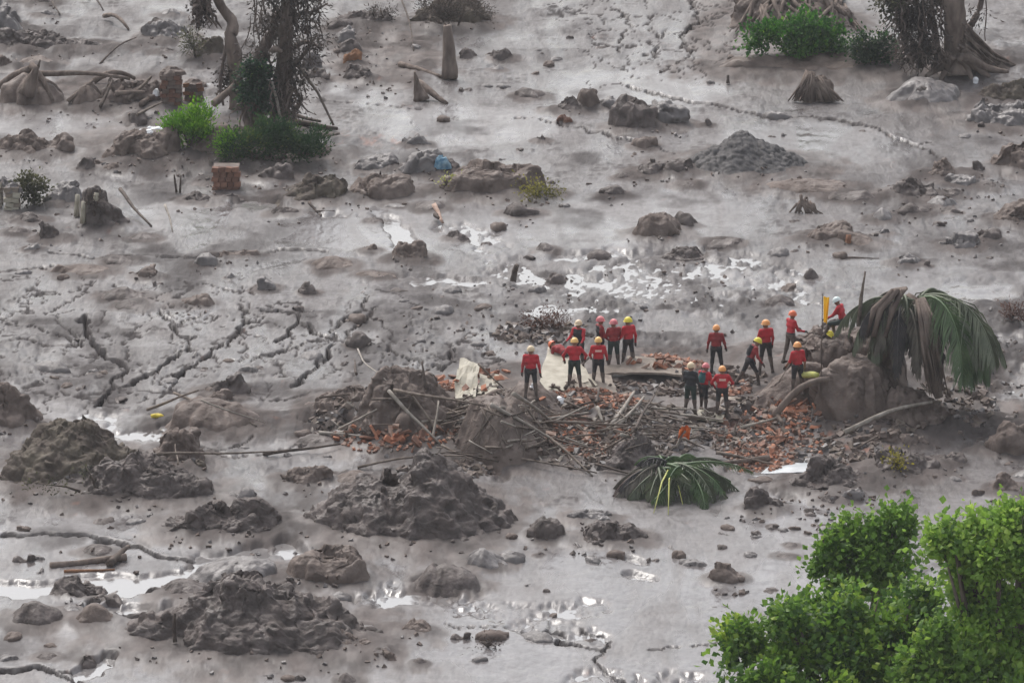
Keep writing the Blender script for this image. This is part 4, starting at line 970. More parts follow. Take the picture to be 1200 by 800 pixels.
    person(988, 396, -70, 'rescuer in white helmet sitting on top of the earth wall beside the flag', 'white', RED1, TRG, lean=18, head=10, armL=(50, 8, 30), armR=(45, 8, 30), legL=(78, 8, 60), legR=(70, 12, 75), height=1.76, pos=(p[0], p[1], p[2]), dz=-.05)
people()

# ------------------------------------------------------------------ flag, tools, small finds
def stick(a, b, r=.03, name='stick', label=None, cat=None, group=None, m=WOOD, lift=(0, 0), sag=.0, sides=6, taper=.5, up=None, n=7, wob=.03):
    """a, b are pixels on the surface; lift raises the ends above it"""
    A = hit(*a)+[0, 0, lift[0]]; B = hit(*b)+[0, 0, lift[1]]
    t = np.linspace(0, 1, n)[:, None]; P = A*(1-t)+B*t; Ln = np.linalg.norm(B-A)
    P += np.stack([np.sin(t[:, 0]*5+a[0])*wob*Ln*.3, np.sin(t[:, 0]*4+a[1])*wob*Ln*.3, sag*np.sin(t[:, 0]*math.pi)+np.sin(t[:, 0]*7+a[0])*wob*.15*Ln], 1)
    mb = MB(); mb.tube(P-A, r*(1-(1-taper)*t[:, 0]), sides, 0, .12)
    return link(name, mb.mesh(name, m), None, label, cat, group, None, tuple(A))
def upright(pts, Y, r, name, label, cat, m=WOOD, sides=7, parent=None, rough=.1, group=None, dy=0.3):
    P = np.array([V(x, y, Y+math.sin(i*2.1)*dy*.3) for i, (x, y) in enumerate(pts)])
    # resample
    Q = []
    for i in range(len(P)-1):
        for k in range(3): Q.append(P[i]*(1-k/3)+P[i+1]*k/3)
    Q.append(P[-1]); Q = np.array(Q); rad = np.interp(np.linspace(0, 1, len(Q)), np.linspace(0, 1, len(np.atleast_1d(r))), np.atleast_1d(r))
    mb = MB(); mb.tube(Q-P[0], rad, sides, 0, rough)
    o = link(name, mb.mesh(name, m), None, label, cat, group, None, tuple(P[0]))
    return o
b0 = hit(963, 458); fe = empty('marker_flag', b0, 'yellow flag on a thin pole beside the seated rescuer', 'flag')
P0 = np.array([V(x, y, b0[1]) for x, y in ((962, 458), (963, 400), (964, 344))]); mb = MB(); mb.tube(P0-b0, [.016, .014, .012], 6); link('pole', mb.mesh('pole', WOODD), fe)
nu_, nv_ = 10, 14; vs = []
for j in range(nv_+1):
    for i in range(nu_+1):
        a_, b_ = i/nu_, j/nv_; q = V(965+a_*(7-3*b_), 347+b_*30+a_*2, b0[1]); vs.append(q-b0+np.array([0, .09*math.sin(a_*9+b_*3)*a_, 0]))
mb = MB(); mb.add(vs, [(j*(nu_+1)+i, j*(nu_+1)+i+1, (j+1)*(nu_+1)+i+1, (j+1)*(nu_+1)+i) for j in range(nv_) for i in range(nu_)]); link('cloth', mb.mesh('cloth', FLAGM), fe)
stick((913, 450), (931, 436), .02, 'hand_tool', 'pale handled tool held by the short sleeved rescuer below the earth wall', 'tool', m=WOODL, lift=(.1, .5))
def blob(px, py, d, m, name, label, cat, lift=0.0, seed=1, group=None):
    p, f = mound_mesh(d[0], d[1], d[2], 'rD', '79997', seed, 30); g = hit(px, py)
    return link(name, mesh_from(name, p, f, m), None, label, cat, group, None, (g[0], g[1], g[2]+lift))
def helmet_obj(px, py, m, label, lift=.05):
    mb = MB(); vs = []; nu = 14
    for i in range(7):
        ph = math.pi/2*(1-i/6); 
        for j in range(nu): t = 2*math.pi*j/nu; vs.append((.13*math.cos(ph)*math.cos(t), .15*math.cos(ph)*math.sin(t), .14*math.sin(ph)))
    for j in range(nu): t = 2*math.pi*j/nu; vs.append((.155*math.cos(t), .18*math.sin(t), -.01))
    mb.add(vs, [(i*nu+j, i*nu+(j+1) % nu, (i+1)*nu+(j+1) % nu, (i+1)*nu+j) for i in range(7) for j in range(nu)])
    g = hit(px, py); o = link('helmet', mb.mesh('helmet', m), None, label, 'helmet', None, None, (g[0], g[1], g[2]+lift)); o.rotation_euler = (.5, .3, 1)
helmet_obj(972, 394, HM['yellow'], 'pale yellow helmet resting on the earth wall below the seated rescuer')
# orange rag on a dead stalk above the small palm
g = hit(797, 528)
upright([(790, 530), (797, 514), (803, 505)], g[1], [.05, .035], 'stalk', 'pale stalk leaning up to the orange rag', 'stalk', WOODL)
mb = MB(); vs = []
for j in range(6):
    for i in range(7):
        q = V(797+i*2.2-j*.6, 498+j*2.6+abs(i-3)*1.1, g[1]); vs.append(q+np.array([0, .12*math.sin(i*2.1+j), 0]))
A0 = np.array(vs[0]); mb.add(np.array(vs)-A0, [(j*7+i, j*7+i+1, (j+1)*7+i+1, (j+1)*7+i) for j in range(5) for i in range(6)])
link('orange_rag', mb.mesh('orange_rag', mat('rag_orange', (.75, .14, .03), (.8, .2, .05), .8, 4)), None, 'bright orange rag hanging on a stalk above the small palm', 'rag', None, None, tuple(A0))
blob(183, 111, (.13, .10, .16), WHITE, 'white_jug', 'white plastic jug in front of the brick pillar', 'jug', .1, 5)
for (x, y, w_) in ((172, 153, .25), (183, 150, .3)): blob(x, y, (w_, w_*.8, .07), WHITE, 'white_scrap', 'white scrap of plastic near the bright green bush', 'plastic scrap', 0, 6, 'white scraps by the bright bush')
blob(185, 488, (.22, .10, .05), mat('yellow_scrap', (.65, .5, .05), None, .6), 'yellow_scrap', 'small yellow scrap beside the flat topped mound', 'plastic scrap', 0, 8)
blob(1143, 97, (.1, .1, .14), WHITE, 'white_scrap', 'white scrap at the foot of the root fan', 'plastic scrap', .05, 9)
blob(519, 194, (.32, .22, .28), BLUE, 'blue_cloth', 'crumpled blue and grey cloth caught between the grey boulders', 'cloth', .05, 12)
blob(624, 452, (.1, .1, .1), WHITE, 'white_scrap', 'tiny white scrap behind the rescuer standing alone', 'plastic scrap', 0, 13)
blob(655, 467, (.16, .14, .08), WHITE, 'white_scrap', 'white scrap among the sticks below the tilted slab', 'plastic scrap', 0, 14)

# sheets and slabs of the wreck: real thickness, drawn as four pixel corners plus heights
def slab(px4, lifts, th, m, name, label, cat, div=8, bump=.03, seed=3):
    C4 = [hit(*p, only_ground=True)+[0, 0, l] for p, l in zip(px4, lifts)]; vs = []; n = div
    for s_ in (0, 1):
        for j in range(n+1):
            for i in range(n+1):
                a_, b_ = i/n, j/n; q = (C4[0]*(1-a_)+C4[1]*a_)*(1-b_)+(C4[3]*(1-a_)+C4[2]*a_)*b_
                q = q+np.array([0, 0, bump*fbm2(np.array([q[0]*1.5]), np.array([q[1]*1.5]), 3, seed)[0]-s_*th])
                if i in (0, n) or j in (0, n): q = q+np.array([.09*(vn2(np.array([q[0]*4]), np.array([q[1]*4]), seed)[0]-.5), .12*(vn2(np.array([q[0]*4]), np.array([q[1]*4]), seed+1)[0]-.5), 0])
                vs.append(q)
    N_ = (n+1)**2; fs = [(j*(n+1)+i, j*(n+1)+i+1, (j+1)*(n+1)+i+1, (j+1)*(n+1)+i) for j in range(n) for i in range(n)]
    fs += [tuple(N_+k for k in q)[::-1] for q in fs]
    rim = [i for i in range(n+1)]+[(j)*(n+1)+n for j in range(1, n+1)]+[n*(n+1)+i for i in range(n-1, -1, -1)]+[j*(n+1) for j in range(n-1, 0, -1)]
    fs += [(rim[(k+1) % len(rim)], rim[k], rim[k]+N_, rim[(k+1) % len(rim)]+N_) for k in range(len(rim))]
    A = C4[0]; me = mesh_from(name, np.array(vs)-A, fs, m, None, False); add_bvh(vs, fs)
    return link(name, me, None, label, cat, None, None, tuple(A))
slab([(629, 462), (700, 460), (672, 442), (642, 440)], [.0, .25, .75, .95], .05, CREAM, 'tilted_slab', 'pale tilted slab beside the standing group of rescuers', 'slab')
slab([(662, 466), (724, 463), (716, 452), (672, 452)], [.1, .1, .35, .4], .06, TAN, 'concrete_slab', 'tan concrete slab in front of the printed shirt rescuer', 'slab')
slab([(722, 446), (798, 446), (800, 432), (736, 430)], [.28, .22, .3, .38], .07, TAN, 'roof_slab', 'flat tan roof slab with a dark gap beneath, between the two groups', 'slab', bump=.05)
slab([(690, 448), (735, 442), (738, 436), (700, 438)], [.2, .22, .26, .26], .06, TAN, 'broken_slab', 'narrow broken slab under the feet of the pink helmet rescuers', 'slab')
slab([(532, 468), (556, 470), (562, 452), (538, 448)], [.1, .1, .7, .75], .05, CREAM, 'pale_sack', 'pale crumpled sack at the back of the debris heap', 'sack', bump=.35, seed=8)
slab([(560, 466), (582, 464), (584, 450), (562, 452)], [.1, .1, .25, .3], .05, CREAM, 'pale_sheet', 'pale greenish sheet beside the crumpled sack', 'sheet', bump=.2, seed=9)
slab([(812, 494), (848, 497), (846, 487), (818, 485)], [.12, .12, .15, .15], .05, WHITE if False else CREAM, 'pale_board', 'pale board lying below the trio of rescuers', 'board')
slab([(598, 470), (690, 484), (690, 476), (610, 458)], [.12, .12, .16, .2], .08, WOODD, 'dark_beam_panel', 'long dark panel below the rescuer standing alone', 'panel')
slab([(892, 555), (962, 553), (960, 541), (905, 543)], [.03, .03, .05, .05], .02, mat('grey_sheet', (.42, .44, .45), (.6, .62, .63), .35, 2), 'wet_sheet', 'pale wet sheet lying flat below the loose bricks', 'sheet', bump=.02)
slab([(838, 486), (868, 482), (866, 468), (842, 470)], [.1, .1, .12, .12], .06, TAN, 'broken_slab', 'broken slab between the trio and the brown ramp', 'slab')

# ------------------------------------------------------------------ sticks, logs, posts
D_ = lambda *a, **k: stick(*a, **k)
D_((0,108),(37,88),.17,'log','curved dark log lying on the uprooted stump mound','log',m=BARK,lift=(.25,.25),sag=.12,taper=.8)
D_((37,88),(62,118),.15,'root','short thick root bent down from the uprooted stump','root',m=BARK,lift=(.4,0),sag=.1)
upright([(30,112),(38,92),(43,78)],hit(40,112)[1],[.34,.22,.08],'uprooted_stump','pointed stump of an uprooted tree at the edge','tree stump',BARK,8)
upright([(44,80),(47,70)],hit(40,112)[1],[.08,.03],'twig','thin twig rising off the uprooted stump','twig',WOODD,5)
D_((48,92),(152,98),.13,'log','long half buried log between the stump and the brick pillar','log',m=BARK,lift=(.2,.2),sag=.1)
D_((110,98),(158,95),.15,'root','arched dark root behind the collapsed debris mound','root',m=BARK,lift=(.1,.1),sag=.3)
D_((165,125),(192,108),.13,'log','dark log under the white jug','log',m=BARK,lift=(.1,.2))
D_((122,23),(150,36),.11,'branch','pale bent branch lying alone in the top mud','branch',m=BARKL,lift=(.15,.05),sag=.3)
D_((98,-3),(121,13),.06,'branch','thin branch propped up at the top edge of the mud','branch',m=WOODD,lift=(.3,0),sag=.2)
for q_,(a_,b_,c_,t_) in enumerate((((150,120),(178,100),.10,'broken grey beam propped on the collapsed debris mound'),((118,128),(132,104),.08,'short broken beam at the front of the collapsed debris mound'),((135,112),(170,118),.12,'beam lying over the collapsed debris mound'),((160,138),(190,130),.06,'thin plank at the foot of the brick pillar'),((80,122),(110,104),.11,'root end sticking out between stump and debris mound'))): D_(a_,b_,c_,'beam',t_,'timber',m=(WOOD,WOODD,BARKL,WOOD,BARK)[q_],lift=(.1,.35))
D_((59,7),(70,20),.05,'twig','twig standing out of the low grey clod bank','twig',m=WOODD,lift=(.4,.1))
D_((118,75),(160,52),.05,'branch','thin forked branch behind the half buried log','branch',m=WOODD,lift=(0,.3),sag=.2)
D_((140,241),(177,266),.07,'stick','dark stick propped beside the mound with broken posts','stick',m=WOODD,lift=(.6,.02))
D_((194,256),(203,272),.05,'stick','short pale stick standing near the propped dark one','stick',m=WOODL,lift=(.5,0))
upright([(207,226),(205,212),(204,205)],G(207,226)[1],[.05,.03],'peg','thin peg left of the pair of thin pegs','peg',WOODD,5)
upright([(211,226),(212,205)],G(211,226)[1],[.05,.03],'peg','thin peg right beside the other thin peg','peg',WOODD,5)
for q,(x,y0,y1,t_) in enumerate(((97,262,236,'cream broken post at the corner of the rough mound'),(90,254,228,'short cream broken post behind the corner one'),(104,240,222,'thin dark post on the crest of the rough mound'),(112,236,226,'stubby pale post just off the crest of the rough mound'))):
    upright([(x,y0),(x+1,y1)],hit(x,y0)[1]-.1,[.11,.09],'broken_post',t_,'post',CREAM if q in(0,1,3) else WOODD,4)
upright([(527,92),(526,60),(524,30)],G(527,92)[1],[.36,.25,.17],'wooden_post','tapering brown stub of a tree trunk standing upright','tree stump',BARKL,9)
upright([(524,34),(521,26)],G(527,92)[1],[.1,.03],'splinter','dark splinter at the tip of the upright trunk','splinter',WOODD,5)
D_((470,78),(520,92),.14,'log','log lying flat against the foot of the upright trunk','log',m=BARK,lift=(.1,.05))
upright([(494,118),(489,100),(486,84)],G(494,118)[1],[.35,.14,.04],'pointed_stump','pointed dark stump with a sloping root','tree stump',BARK,8)
D_((490,112),(524,122),.2,'root','thick root sloping off the pointed stump','root',m=BARK,lift=(.5,0),taper=.4)
D_((470,20),(486,60),.05,'branch','thin crooked twig hanging under the tangled root mound','branch',m=WOODD,lift=(1.0,0))
D_((345,147),(396,154),.14,'log','dark timber lying below the leaning pole','timber',m=WOODD,lift=(.15,.1)); D_((352,163),(398,160),.11,'log','lower timber below the leaning pole','timber',m=WOOD,lift=(.1,.1)); D_((340,140),(376,147),.10,'log','upper timber at the foot of the vine covered tree','timber',m=WOODD,lift=(.2,.15))
D_((58,664),(148,657),.10,'log','long brown log lying flat on the lower mud','log',m=BARKL,lift=(.03,.1),taper=1.1); D_((128,664),(150,650),.13,'branch','dark butt of wood at the end of the long brown log','branch',m=WOODD,lift=(.1,.25))
D_((75,670),(135,668),.06,'plank','yellow brown plank beside the long brown log','plank',m=MOR,lift=(.02,.02))
upright([(205,752),(204,735),(205,718)],hit(205,752)[1]-.1,[.06,.04],'peg','blackened peg standing in the widest clod heap','peg',WOODD,5)
D_((510,258),(514,262),.1,'scrap_wood','dark scrap of wood above the white rough puddle','scrap wood',m=WOODD,lift=(.2,.2)); D_((509,252),(519,264),.12,'plank','pinkish plank end above the white rough puddle','plank',m=BRICKP,lift=(.35,.1),sides=4)
D_((362,243),(372,250),.06,'twig','little forked twig beside the bright puddle','twig',m=WOODD,lift=(.2,0)); D_((370,248),(392,247),.05,'twig','flat twig lying from the forked one','twig',m=WOODD)
upright([(994,292),(995,275)],G(994,290)[1],[.12,.1],'peg','reddish brown peg in the mud of the right mound field','peg',mat('rusty',(0.2,.09,.05),(.28,.14,.08),.8,4),5)
D_((985,302),(1030,303),.06,'stick','thin dark stick lying below the reddish peg','stick',m=WOODD)
upright([(853,98),(853,88)],G(853,98)[1],[.08,.05],'peg','short dark peg in the upper mud','peg',WOODD,5)
upright([(601,330),(603,318),(606,311)],G(601,330)[1],[.12,.09],'peg','dark bent peg standing by the white puddle','peg',WOODD,5)
# big timbers of the heap
D_((906,492),(972,457),.12,'log','thick curved log leaning on the earth wall','log',m=BARKL,lift=(.1,.35),sag=.35,taper=.8)
D_((939,452),(957,454),.10,'bamboo','short yellow green bamboo length behind the thick log','bamboo',m=YGR,lift=(.35,.4),taper=1)
D_((990,512),(1091,489),.09,'pole','long pale pole lying below the huge earth block','pole',m=WOODL,lift=(.15,.5),sag=.15)
D_((1005,528),(1060,500),.03,'stick','thin stick across the crumbled bank','stick',m=WOOD,lift=(.1,.2))
D_((1090,483),(1078,460),.03,'twig','thin pale twig at the tip of the long pole','twig',m=WOODL,lift=(.6,.3))
D_((905,486),(918,500),.12,'log','stubby pale log end beside the thick curved log','log',m=BARKL,lift=(.2,.1)); D_((868,505),(910,497),.06,'stick','stick running into the stubby pale log','stick',m=WOODL,lift=(.1,.2))
D_((455,476),(515,522),.065,'pole','pale pole sloping down across the dark earth core','pole',m=WOODL,lift=(.5,.05)); D_((515,515),(478,476),.05,'pole','thin pole crossing in the dark earth core','pole',m=WOOD,lift=(.1,.6))
D_((462,475),(565,490),.06,'pole','long pole lying level over the dark earth core','pole',m=WOOD,lift=(.5,.4)); D_((507,517),(514,484),.05,'stick','upright pale stick joining two poles','stick',m=WOODL,lift=(.0,.4))
D_((417,428),(450,460),.03,'twig','thin twig sticking up behind the dark earth core','twig',m=WOODL,lift=(.5,.4)); D_((418,445),(415,428),.05,'stick','short dark stick standing behind the dark earth core','stick',m=WOODD,lift=(.2,.2)); D_((500,460),(494,442),.05,'stick','short dark stick standing by the brick scatter','stick',m=WOODD,lift=(.1,.5))
D_((308,533),(400,524),.06,'pole','dark pole lying on pale mud at the foot of the heap','pole',m=WOODD,lift=(.03,.1)); D_((375,508),(430,515),.06,'stick','pale stick at the tip of the brick scatter','stick',m=WOODL,lift=(.05,.1))
D_((420,549),(560,541),.045,'pole','long thin bent pole along the front of the heap','pole',m=WOOD,lift=(.05,.2),sag=.15); D_((560,541),(700,556),.045,'pole','long thin pole carrying on below the rooted mound','pole',m=WOOD,lift=(.2,.05),sag=.1)
D_((602,472),(648,499),.075,'pole','pale pole sloping from the foot of the lone rescuer','pole',m=WOODL,lift=(.3,.15)); D_((576,488),(650,528),.07,'pole','long pole sloping across the rooted mound','pole',m=WOODL,lift=(.4,.3)); D_((640,520),(695,558),.05,'pole','thin pole dropping to the front of the heap','pole',m=WOOD,lift=(.3,.02))
D_((715,512),(755,483),.075,'pole','upper of two pale poles leaning in the middle of the heap','pole',m=WOODL,lift=(.1,.5)); D_((716,502),(744,477),.085,'pole','lower thicker pale pole leaning in the middle of the heap','pole',m=WOODL,lift=(.1,.5))
D_((745,508),(765,480),.05,'pole','dark pole leaning beside the two pale ones','pole',m=WOODD,lift=(.1,.5)); D_((728,520),(772,530),.06,'pole','pale pole behind the dark crown of the small palm','pole',m=WOODL,lift=(.3,.2)); D_((640,505),(742,507),.06,'pole','level brown pole under the leaning pale poles','pole',m=WOOD,lift=(.3,.25))
D_((698,475),(703,466),.05,'stick','short upright dark stick in front of the concrete slab','stick',m=WOODD,lift=(.1,.3)); D_((700,488),(706,498),.07,'stick','short pale stick under the upright dark one','stick',m=WOODL,lift=(.3,.1))
D_((640,497),(690,490),.05,'pole','pole pointing away from the pale scrap','pole',m=WOODL,lift=(.15,.2)); D_((560,437),(590,458),.04,'stick','thin stick beside the pale greenish sheet','stick',m=WOOD,lift=(.3,.1))
D_((662,458),(690,436),.06,'stick','dark stick lying on the tilted slab under the bent rescuer','stick',m=WOODD,lift=(.1,.5)); D_((585,462),(540,478),.10,'log','log lying by the crumpled sack','log',m=BARK,lift=(.1,.1))
D_((900,542),(845,548),.10,'log','dark log below the loose bricks','log',m=BARK,lift=(.15,.15)); D_((840,537),(905,547),.07,'log','thin log above the dark one below the bricks','log',m=WOOD,lift=(.2,.1))
D_((172,484),(232,468),.05,'stick','greenish stick across the back of the flat topped mound','stick',m=WOOD,lift=(.1,.3)); D_((205,470),(300,500),.05,'stick','long stick over the flat topped mound','stick',m=WOOD,lift=(.3,.05)); D_((235,480),(310,497),.035,'stick','thin stick crossing low on the flat topped mound','stick',m=WOODL,lift=(.3,.05))
D_((183,540),(330,533),.045,'pole','thin pole lying over the reddish brown mound','pole',m=WOOD,lift=(.2,.1)); D_((208,548),(206,532),.03,'twig','small twig on the reddish brown mound','twig',m=WOOD,lift=(.1,.3))
random.seed(5)
hx = [(random.gauss(640, 75), random.gauss(508, 20), random.choice([-1, 1])) for _ in range(62)]+[(random.gauss(780, 40), random.gauss(505, 14), 1) for _ in range(22)]+[(random.gauss(480, 38), random.gauss(488, 13), -1) for _ in range(6)]
for (x, y, s_) in hx:
    L_ = random.uniform(14, 60); an = random.gauss(0, .38)
    stick((x-L_/2*math.cos(an), y-L_/2*math.sin(an)*.7), (x+L_/2*math.cos(an), y+L_/2*math.sin(an)*.7), random.uniform(.022, .05), 'stick', 'weathered stick tangled into the middle of the debris heap', 'stick', 'sticks tangled in the debris heap', random.choice([WOOD, WOOD, WOODL, WOODD]), (random.uniform(.02, .35), random.uniform(.02, .35)), sides=5, n=5)

# broken bricks and tiles: larger ones as things, crumbs as stuff
brk = []
for k in range(6):
    mb = MB(); mb.box((0, 0, 0), (.24+.05*(k % 3), .13+.03*(k % 2), .07), None, 0, .35); brk.append(mb.mesh('brick', [BRICK, BRICK, BRICKP, BRICKD, BRICK, BRICKD][k], False))
BR_Z = [((905, 505), (38, 17), 60), ((470, 512), (48, 9), 34), ((500, 452), (42, 6), 26), ((780, 426), (30, 6), 18), ((680, 512), (45, 13), 24), ((930, 478), (18, 10), 22), ((575, 438), (22, 6), 10), ((700, 474), (40, 5), 14)]
for (c, r, n_) in BR_Z:
    for _ in range(n_):
        k = random.randrange(6); p = hit(random.gauss(c[0], r[0]*.7), random.gauss(c[1], r[1]*.7))
        if p[2]-gh(p[0], p[1]) > .45: continue
        o = link('brick', brk[k], None, 'broken piece of clay brick lying in the debris heap', 'brick', 'broken bricks in the debris heap', None, (p[0], p[1], p[2]+.04))
        s_ = random.uniform(.7, 1.35); o.scale = (s_, s_, s_); o.rotation_euler = (random.gauss(0, .5), random.gauss(0, .5), random.random()*6)
def crumbs(name, zones, m, n, smin, smax, flat=.5, lab=None, cat=None, longf=1.0, lim=.22):
    vs, fs, mi = [], [], []; mb = MB()
    for zz_ in zones:
        (cx, cy, rx, ry) = zz_[:4]
        for _ in range(zz_[4] if len(zz_) > 4 else n):
            a_ = random.random()*6.28; q = random.random()**.6
            x, y = cx+rx*q*math.cos(a_), cy+ry*q*math.sin(a_); g = G(x, y, .4)
            pts_.append((g[0], g[1]))
            sz = random.uniform(smin, smax); an = Euler((random.gauss(0, .4), random.gauss(0, .4), random.random()*6))
            mb.box((g[0], g[1], 0), (sz*longf, sz*random.uniform(.4, .8), sz*flat), an, random.randrange(len(m)), .4)
    P = np.concatenate(mb.v); P8 = P.reshape(-1, 8, 3); cen = P8.mean(1); H_ = np.array([gh(a, b) for a, b in cen[:, :2]])
    mxh = np.array([drop_fast(a, b, c) for a, b, c in zip(cen[:, 0], cen[:, 1], H_)]); P8[:, :, 2] += mxh[:, None]+smin*.25
    keep_ = (mxh-H_) < lim
    mi_ = np.array(mb.m).reshape(-1, 6)[keep_].ravel(); P8 = P8[keep_]; fz_ = np.array(mb.f)[:6*int(keep_.sum())]
    me = mesh_from(name, P8.reshape(-1, 3), fz_, m, mi_, False)
    link(name, me, None, lab, cat, None, 'stuff')
pts_ = []
HZ = [(640, 490, 130, 34), (770, 500, 75, 25), (560, 500, 90, 28), (700, 520, 90, 22), (450, 490, 90, 24), (870, 500, 50, 26)]
crumbs('brick_rubble', [(905, 508, 66, 26), (890, 525, 45, 14), (930, 480, 28, 18), (470, 512, 70, 13), (505, 452, 62, 8), (780, 427, 50, 9), (685, 512, 60, 16), (700, 474, 60, 7), (860, 460, 20, 10)], [BRICK, BRICKP, BRICKD, BRICKD], 230, .06, .19, .5, 'crumbled orange brick rubble spilled through the debris heap', 'rubble')
crumbs('wood_debris', HZ, [WOODD, WOOD, WOODL, MBR], 230, .05, .15, .25, 'splinters and small wood litter covering the debris heap', 'debris', 3.2)
crumbs('dark_rubble', HZ+[(1000, 500, 90, 16), (1120, 470, 50, 26), (640, 380, 60, 14), (520, 545, 60, 9), (980, 525, 60, 12), (840, 450, 60, 20), (760, 455, 70, 10)], [MBR, MBR, MG, WOOD], 150, .08, .26, .6, 'dark crumbs of earth strewn over the debris heap', 'rubble')
crumbs('shore_crumbs', [(780, 350, 170, 50), (600, 345, 110, 40), (1165, 430, 40, 90), (960, 590, 110, 20), (120, 120, 110, 30), (250, 188, 160, 14), (440, 70, 60, 40), (1090, 230, 120, 40), (270, 640, 200, 60), (500, 390, 120, 40)]+[((a_[0]+a_[2])/2, a_[3]-(a_[3]-a_[1])*.16, (a_[2]-a_[0])*.60, (a_[3]-a_[1])*.24+2, int((a_[2]-a_[0])*.12)) for a_ in MOUNDS if a_[4][0] != 'm' and a_[2]-a_[0] > 30], [MD, MG, MBR, MBR], 48, .05, .15, .6, 'small crumbs of mud strewn over the rough parts of the flow', 'rubble')

# ------------------------------------------------------------------ palms
def frond(base, direc, L, droop, leafw, m, nleaf=34, leafL=.55, curl=0.0, name='frond', rachis=True, par=None, lab=None, hang=.5):
    """one palm frond: a tapering rachis and two rows of narrow leaflets"""
    d = np.array(direc, float); d /= np.linalg.norm(d); pts = [np.zeros(3)]; n = 14; st = L/n; side = np.cross(d, [0, 0, 1.]); side = side/(np.linalg.norm(side)+1e-6)
    dirs = [d]
    for i in range(n):
        d = d+np.array([0, 0, -droop/n*(1+i/n)])+side*curl/n; d /= np.linalg.norm(d); pts.append(pts[-1]+d*st); dirs.append(d)
    pts = np.array(pts); mb = MB(); mb.tube(pts, np.linspace(.045, .012, n+1), 5, 0)
    V_, F_ = [], []
    for k in range(nleaf):
        t = .12+.88*k/nleaf; fi = t*n; i = min(int(fi), n-1); fr = fi-i; P = pts[i]*(1-fr)+pts[i+1]*fr; dr = dirs[i]
        sd = np.cross(dr, [0, 0, 1.]); ns = np.linalg.norm(sd); sd = side if ns < .15 else sd/ns
        for s_ in (-1, 1):
            ll = leafL*math.sin(math.pi*min(1, .25+.75*t*.95))*random.uniform(.75, 1.15)+.08
            v = sd*s_*random.uniform(.7, 1.1)+dr*random.uniform(.35, .8)+np.array([0, 0, -hang*random.uniform(.3, 1.3)]); v /= np.linalg.norm(v)
            w_ = np.cross(v, [0.1, .9, .3]); w_ = w_/np.linalg.norm(w_)*leafw
            b1 = P+v*ll*.55+np.array([0, 0, -.04*ll]); b2 = P+v*ll*.9+np.array([0, 0, -.35*ll*hang])
            q = len(V_); V_ += [P-w_*.6, P+w_*.6, b1+w_, b1-w_, b2]; F_ += [(q, q+1, q+2, q+3), (q+3, q+2, q+4)]
    mb.add(V_, F_, 0)
    o = link(name, mb.mesh(name, m), par, lab); o.location = tuple(base)
    return o
random.seed(21)
Yp = hit(1085, 462)[1]+.9
bp = V(1085, 462, Yp); fp = empty('fallen_palm', (bp[0], Yp, 0.2), 'large drooping palm crown leaning over the torn root ball', 'palm tree'); FP = np.array(fp.location)
hrt = V(1070, 352, Yp)-FP
tp = MB(); tp.tube([V(1020, 440, Yp+1.2)-FP, V(1040, 400, Yp+.8)-FP, V(1058, 370, Yp+.3)-FP, hrt], [.42, .38, .34, .3], 10, 0, .15); link('trunk', tp.mesh('trunk', BARK), fp)
for k in range(17):      # living side
    az = math.radians(-62+k*9.0); Lf = random.uniform(3.0, 4.0)
    frond(hrt+[.2, random.uniform(-.3, .3), random.uniform(-.1, .1)], (math.cos(az)*1.0, math.sin(az)*.8, random.uniform(.15, .62)), Lf*random.uniform(.85, 1.1), random.uniform(1.5, 3.0), .022, (PALM_G, PALM_M, PALM_M, PALM_G, PALM_M)[k % 5], 64, random.uniform(.8, 1.35), random.uniform(-.2, .2), 'frond', par=fp, hang=1.1)
for k in range(9):
    az = math.radians(-50+k*13); frond(hrt+[.9+.15*k/9, random.uniform(-.4, .2), -.15], (math.cos(az)*.9, math.sin(az)*.6, random.uniform(-.1, .3)), random.uniform(2.4, 3.1), random.uniform(2.2, 3.2), .020, PALM_G, 52, .8, 0, 'frond', par=fp, hang=1.2)
for k in range(26):      # dead, mud covered side
    az = math.radians(110+k*7.2+random.uniform(-6, 6)); frond(hrt+[random.uniform(-.6, 0), random.uniform(-.5, .4), random.uniform(-.35, .15)], (math.cos(az)*1.1, math.sin(az)*.6+.15, random.uniform(-.2, .6)), random.uniform(1.2, 2.35), random.uniform(1.2, 3.2), .020, PALM_K if k % 5 == 0 else (PALM_D, PALM_M, PALM_M)[k % 3], 46, random.uniform(.35, .8), random.uniform(-.2, .2), 'frond', par=fp, lab='dead brown frond' if k % 3 else 'blackened frond', hang=1.4)
for k in range(10):      # hanging in front of the heart
    az = math.radians(-130+k*10); frond(hrt+[random.uniform(-.4, .3), -.2, -.1], (math.cos(az)*.6, math.sin(az)*.7, random.uniform(.0, .3)), random.uniform(2.0, 2.7), 3.2, .024, PALM_K if k % 2 else PALM_D, 40, .4, 0, 'frond', par=fp, lab='blackened frond' if k % 2 else 'dead brown frond', hang=1.5)
sp = MB(); sp.tube([V(1078, 350, Yp-.8)-FP, V(1086, 372, Yp-1.1)-FP, V(1089, 410, Yp-1.15)-FP, V(1092, 440, Yp-1.2)-FP, V(1101, 466, Yp-1.3)-FP], [.14, .24, .23, .2, .14], 9, 0, .2); link('hanging_sheath', sp.mesh('hanging_sheath', BARK), fp, 'broad brown sheath hanging down in front')
sp = MB(); rgs = random.Random(6)
